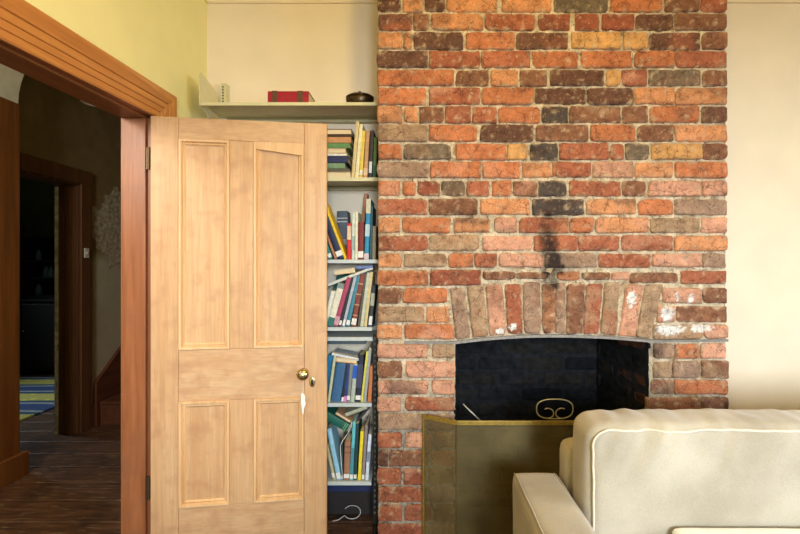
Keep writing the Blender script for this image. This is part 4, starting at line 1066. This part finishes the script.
# arch pilaster
PXX = -2.583
struct('trim_pilaster', MB().box((HL, 2.42, .15), (PXX, 2.712, 2.40)), M['hallwood'], bevel=.003)
struct('trim_pilaster_plinth', MB().box((HL, 2.38, 0), (PXX+.03, 2.745, .152)), M['hallwood'], bevel=.004)
struct('trim_pilaster_right', MB().box((XH-.18, 2.42, 0), (XH, 2.712, 2.40)), M['hallwood'], bevel=.003)
aw = MB(); x0, x1 = PXX, XH-.18; cx = (x0+x1)/2; ra = (x1-x0)/2
poly = [(HL, 2.43, 2.40), (x0, 2.43, 2.40)]
NA = 24
for i in range(1, NA): 
    a = math.pi-math.pi*i/NA; poly.append((cx+ra*math.cos(a), 2.43, 2.40+ra*.95*math.sin(a)))
poly += [(x1, 2.43, 2.40), (XH, 2.43, 2.40), (XH, 2.43, ZC), (HL, 2.43, ZC)]
vs = []; fs = []
# build arch as strips so that the concave outline stays clean
k = 0
bottom = [(x0+(x1-x0)*0, 2.40)]
prev = None
for i in range(NA+1):
    a = math.pi-math.pi*i/NA; x = cx+ra*math.cos(a); z = 2.40+ra*.95*math.sin(a)
    if prev: aw.hexa([(prev[0], 2.43, prev[1]), (x, 2.43, z), (x, 2.70, z), (prev[0], 2.70, prev[1])], [(prev[0], 2.43, ZC), (x, 2.43, ZC), (x, 2.70, ZC), (prev[0], 2.70, ZC)])
    prev = (x, z)
aw.box((HL, 2.43, 2.40), (x0, 2.70, ZC)); aw.box((x1, 2.43, 2.40), (XH, 2.70, ZC))
struct('wall_hall_arch', aw, M['archp'])
# stairs going up along the hall wall
st = empty('staircase', (-2.25, 3.6, 0), 'dark brown wooden staircase rising along the dim hall wall', 'staircase')
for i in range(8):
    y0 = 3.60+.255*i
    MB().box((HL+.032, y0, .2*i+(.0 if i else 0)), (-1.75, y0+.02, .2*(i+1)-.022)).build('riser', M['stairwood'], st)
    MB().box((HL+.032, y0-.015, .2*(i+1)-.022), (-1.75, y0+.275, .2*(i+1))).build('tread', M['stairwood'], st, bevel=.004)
sg = MB()
def szl(y): return .362+(y-3.547)*.80
for xx in (HL+.001, -1.75):
    sg = MB(); sg.prism([(xx, 3.56, 0), (xx, 3.56, szl(3.56)), (xx, 5.4, szl(5.4)), (xx, 5.4, szl(5.4)-.5), (xx, 4.2, .2), (xx, 4.0, 0)], (.03, 0, 0))
    sg.build('stringer', M['stairwood'], st)
# hall lamp and switch
lp = empty('pendant_lamp', (-2.32, 3.0, ZC), 'small pendant lamp with pale glass shade hanging in the dark hall', 'lamp')
MB().tube([(-2.32, 3.0, ZC-.001), (-2.32, 3.0, 2.60)], .004, 6).build('cord', M['black'], lp)
MB().lathe([(.02, .09), (.03, .085), (.05, .05), (.085, .0), (.083, .0), (.045, .045), (.02, .075)], (-2.32, 3.0, 2.52), n=28).build('lamp_shade', simple('frosted_glass_shade', (226, 220, 200), .3), lp, smooth=True)
sw = empty('light_switch', (HL+.022, O1+.04, 1.42), 'small white light switch on the architrave of the dim hall doorway', 'light switch')
MB().box((HL+.0225, O1+.015, 1.425), (HL+.031, O1+.06, 1.505)).build('switch_plate', M['white'], sw, bevel=.002)
MB().box((HL+.0312, O1+.03, 1.455), (HL+.037, O1+.045, 1.475)).build('rocker', M['white'], sw)
# back room
tag(MB().box((-5.9, 3.55, .001), (-3.5, 5.1, .014)).build('rug', M['rug'], None, org=(-4.7, 4.3, 0)), 'blue, white and yellow striped rug on the back room floor', 'rug')
cbx = empty('cupboard', (-5.0, 5.4, 0), 'low black cupboard behind the rug in the back room', 'cupboard')
MB().box((-5.6, 5.25, .05), (-4.35, 5.65, .92)).build('body', M['black'], cbx, bevel=.004)
for k in range(2):
    dd_ = MB().box((-5.58+.62*k, 5.228, .09), (-4.98+.62*k, 5.248, .89)).build('cupboard_door', M['black'], cbx, bevel=.004)
    MB().lathe([(.012, 0), (.016, .012), (.004, .02)], (-5.03+.1*k, 5.228, .55), axis='y', n=16).build('knob', M['brass'], dd_, smooth=True)
MB().box((-5.63, 5.22, .922), (-4.32, 5.66, .95)).build('top', M['black'], cbx)
for x in (-5.55, -4.4):
    MB().box((x, 5.3, 0), (x+.05, 5.35, .048)).build('leg', M['black'], cbx)
wd = empty('wardrobe', (-5.9, 5.7, 0), 'tall dark wardrobe against the far end of the back room', 'wardrobe')
MB().box((-6.2, 5.5, 0), (-5.66, 6.0, 1.95)).build('body', M['hallwood2'], wd)
MB().box((-6.18, 5.478, .05), (-5.68, 5.498, 1.9)).build('wardrobe_door', M['hallwood2'], wd, bevel=.004)
gm = simple('blue_grey_dark_steel', (70, 84, 96), .35, .3)
cs_ = empty('glass_cabinet', (-4.75, 5.8, .95), 'narrow dark glazed cabinet standing on the black cupboard', 'cabinet')
MB().box((-5.05, 5.34, .951), (-4.5, 5.62, .985)).box((-5.05, 5.34, .986), (-5.02, 5.62, 1.70)).box((-4.53, 5.34, .986), (-4.5, 5.62, 1.70)).box((-5.05, 5.34, 1.701), (-4.5, 5.62, 1.73)).box((-5.019, 5.60, .986), (-4.531, 5.62, 1.70)).build('body', M['black'], cs_)
for zz in (1.2, 1.42):
    MB().box((-5.018, 5.36, zz), (-4.532, 5.598, zz+.012)).build('shelf', gm, cs_)
jr = random.Random(2)
for k in range(6):
    zz = (.986, 1.213, 1.433)[k % 3]; x = -4.95+.16*(k//3)+.1*(k % 2)
    tag(MB().lathe([(.03, 0), (.034, .01), (.034, .09), (.016, .12), (.016, .145)], (x, 5.45, zz+.001), n=16).build('bottle', simple('dim_bottle_glass_%d' % k, jr.choice(((120, 150, 160), (60, 90, 100), (150, 150, 140))), .2), None, org=(x, 5.45, zz+.001), smooth=True),
        'small dim glass bottle inside the narrow dark cabinet of the back room', 'bottle', 'bottles in the dark cabinet')

# ------------------------------------------------------------------ light
def area(name, loc, rot, sx, sy, power, col, spread=180):
    l = bpy.data.lights.new(name, 'AREA'); l.shape = 'RECTANGLE'; l.size = sx; l.size_y = sy; l.energy = power; l.color = col; l.spread = math.radians(spread)
    o = bpy.data.objects.new(name, l); COL.objects.link(o); o.location = loc; o.rotation_euler = [math.radians(q) for q in rot]; return o
for k, az in enumerate((20, 3, -16)):
    area('window_daylight', (WX0+.3+.5*k, YN-.02, (WZ0+WZ1)/2), (79, 0, az), .48, WZ1-WZ0-.1, (9, 17, 20)[k], (.80, .91, 1.0), 56)
area('side_fill_light', (XR+.02, (RY0+RY1)/2, (RZ0+RZ1)/2), (0, 78, 0), RZ1-RZ0-.1, RY1-RY0-.1, 44, (.9, .95, 1.0), 110)  # added fill that brightens the left wall and the door
l = bpy.data.lights.new('ceiling_lamp_glow', 'POINT'); l.energy = 37; l.color = (1, .72, .19); l.shadow_soft_size = .14
o = bpy.data.objects.new('ceiling_lamp_glow', l); COL.objects.link(o); o.location = (.45, .6, 2.78)
area('back_room_window', (-6.4, 4.2, 1.9), (0, -62, 0), .7, .5, 9, (.85, .95, 1.0), 60)
area('hall_glow', (-1.9, .4, 2.2), (62, 0, -4), .5, .5, 22, (1, .9, .75), 140)
w = bpy.data.worlds.new('world'); SC.world = w; w.use_nodes = True
w.node_tree.nodes['Background'].inputs[0].default_value = (.75, .85, 1, 1); w.node_tree.nodes['Background'].inputs[1].default_value = .6
SC.view_settings.view_transform = 'Standard'; SC.view_settings.look = 'None'; SC.view_settings.gamma = 1; SC.view_settings.exposure = .12; SC.view_settings.use_curve_mapping = False
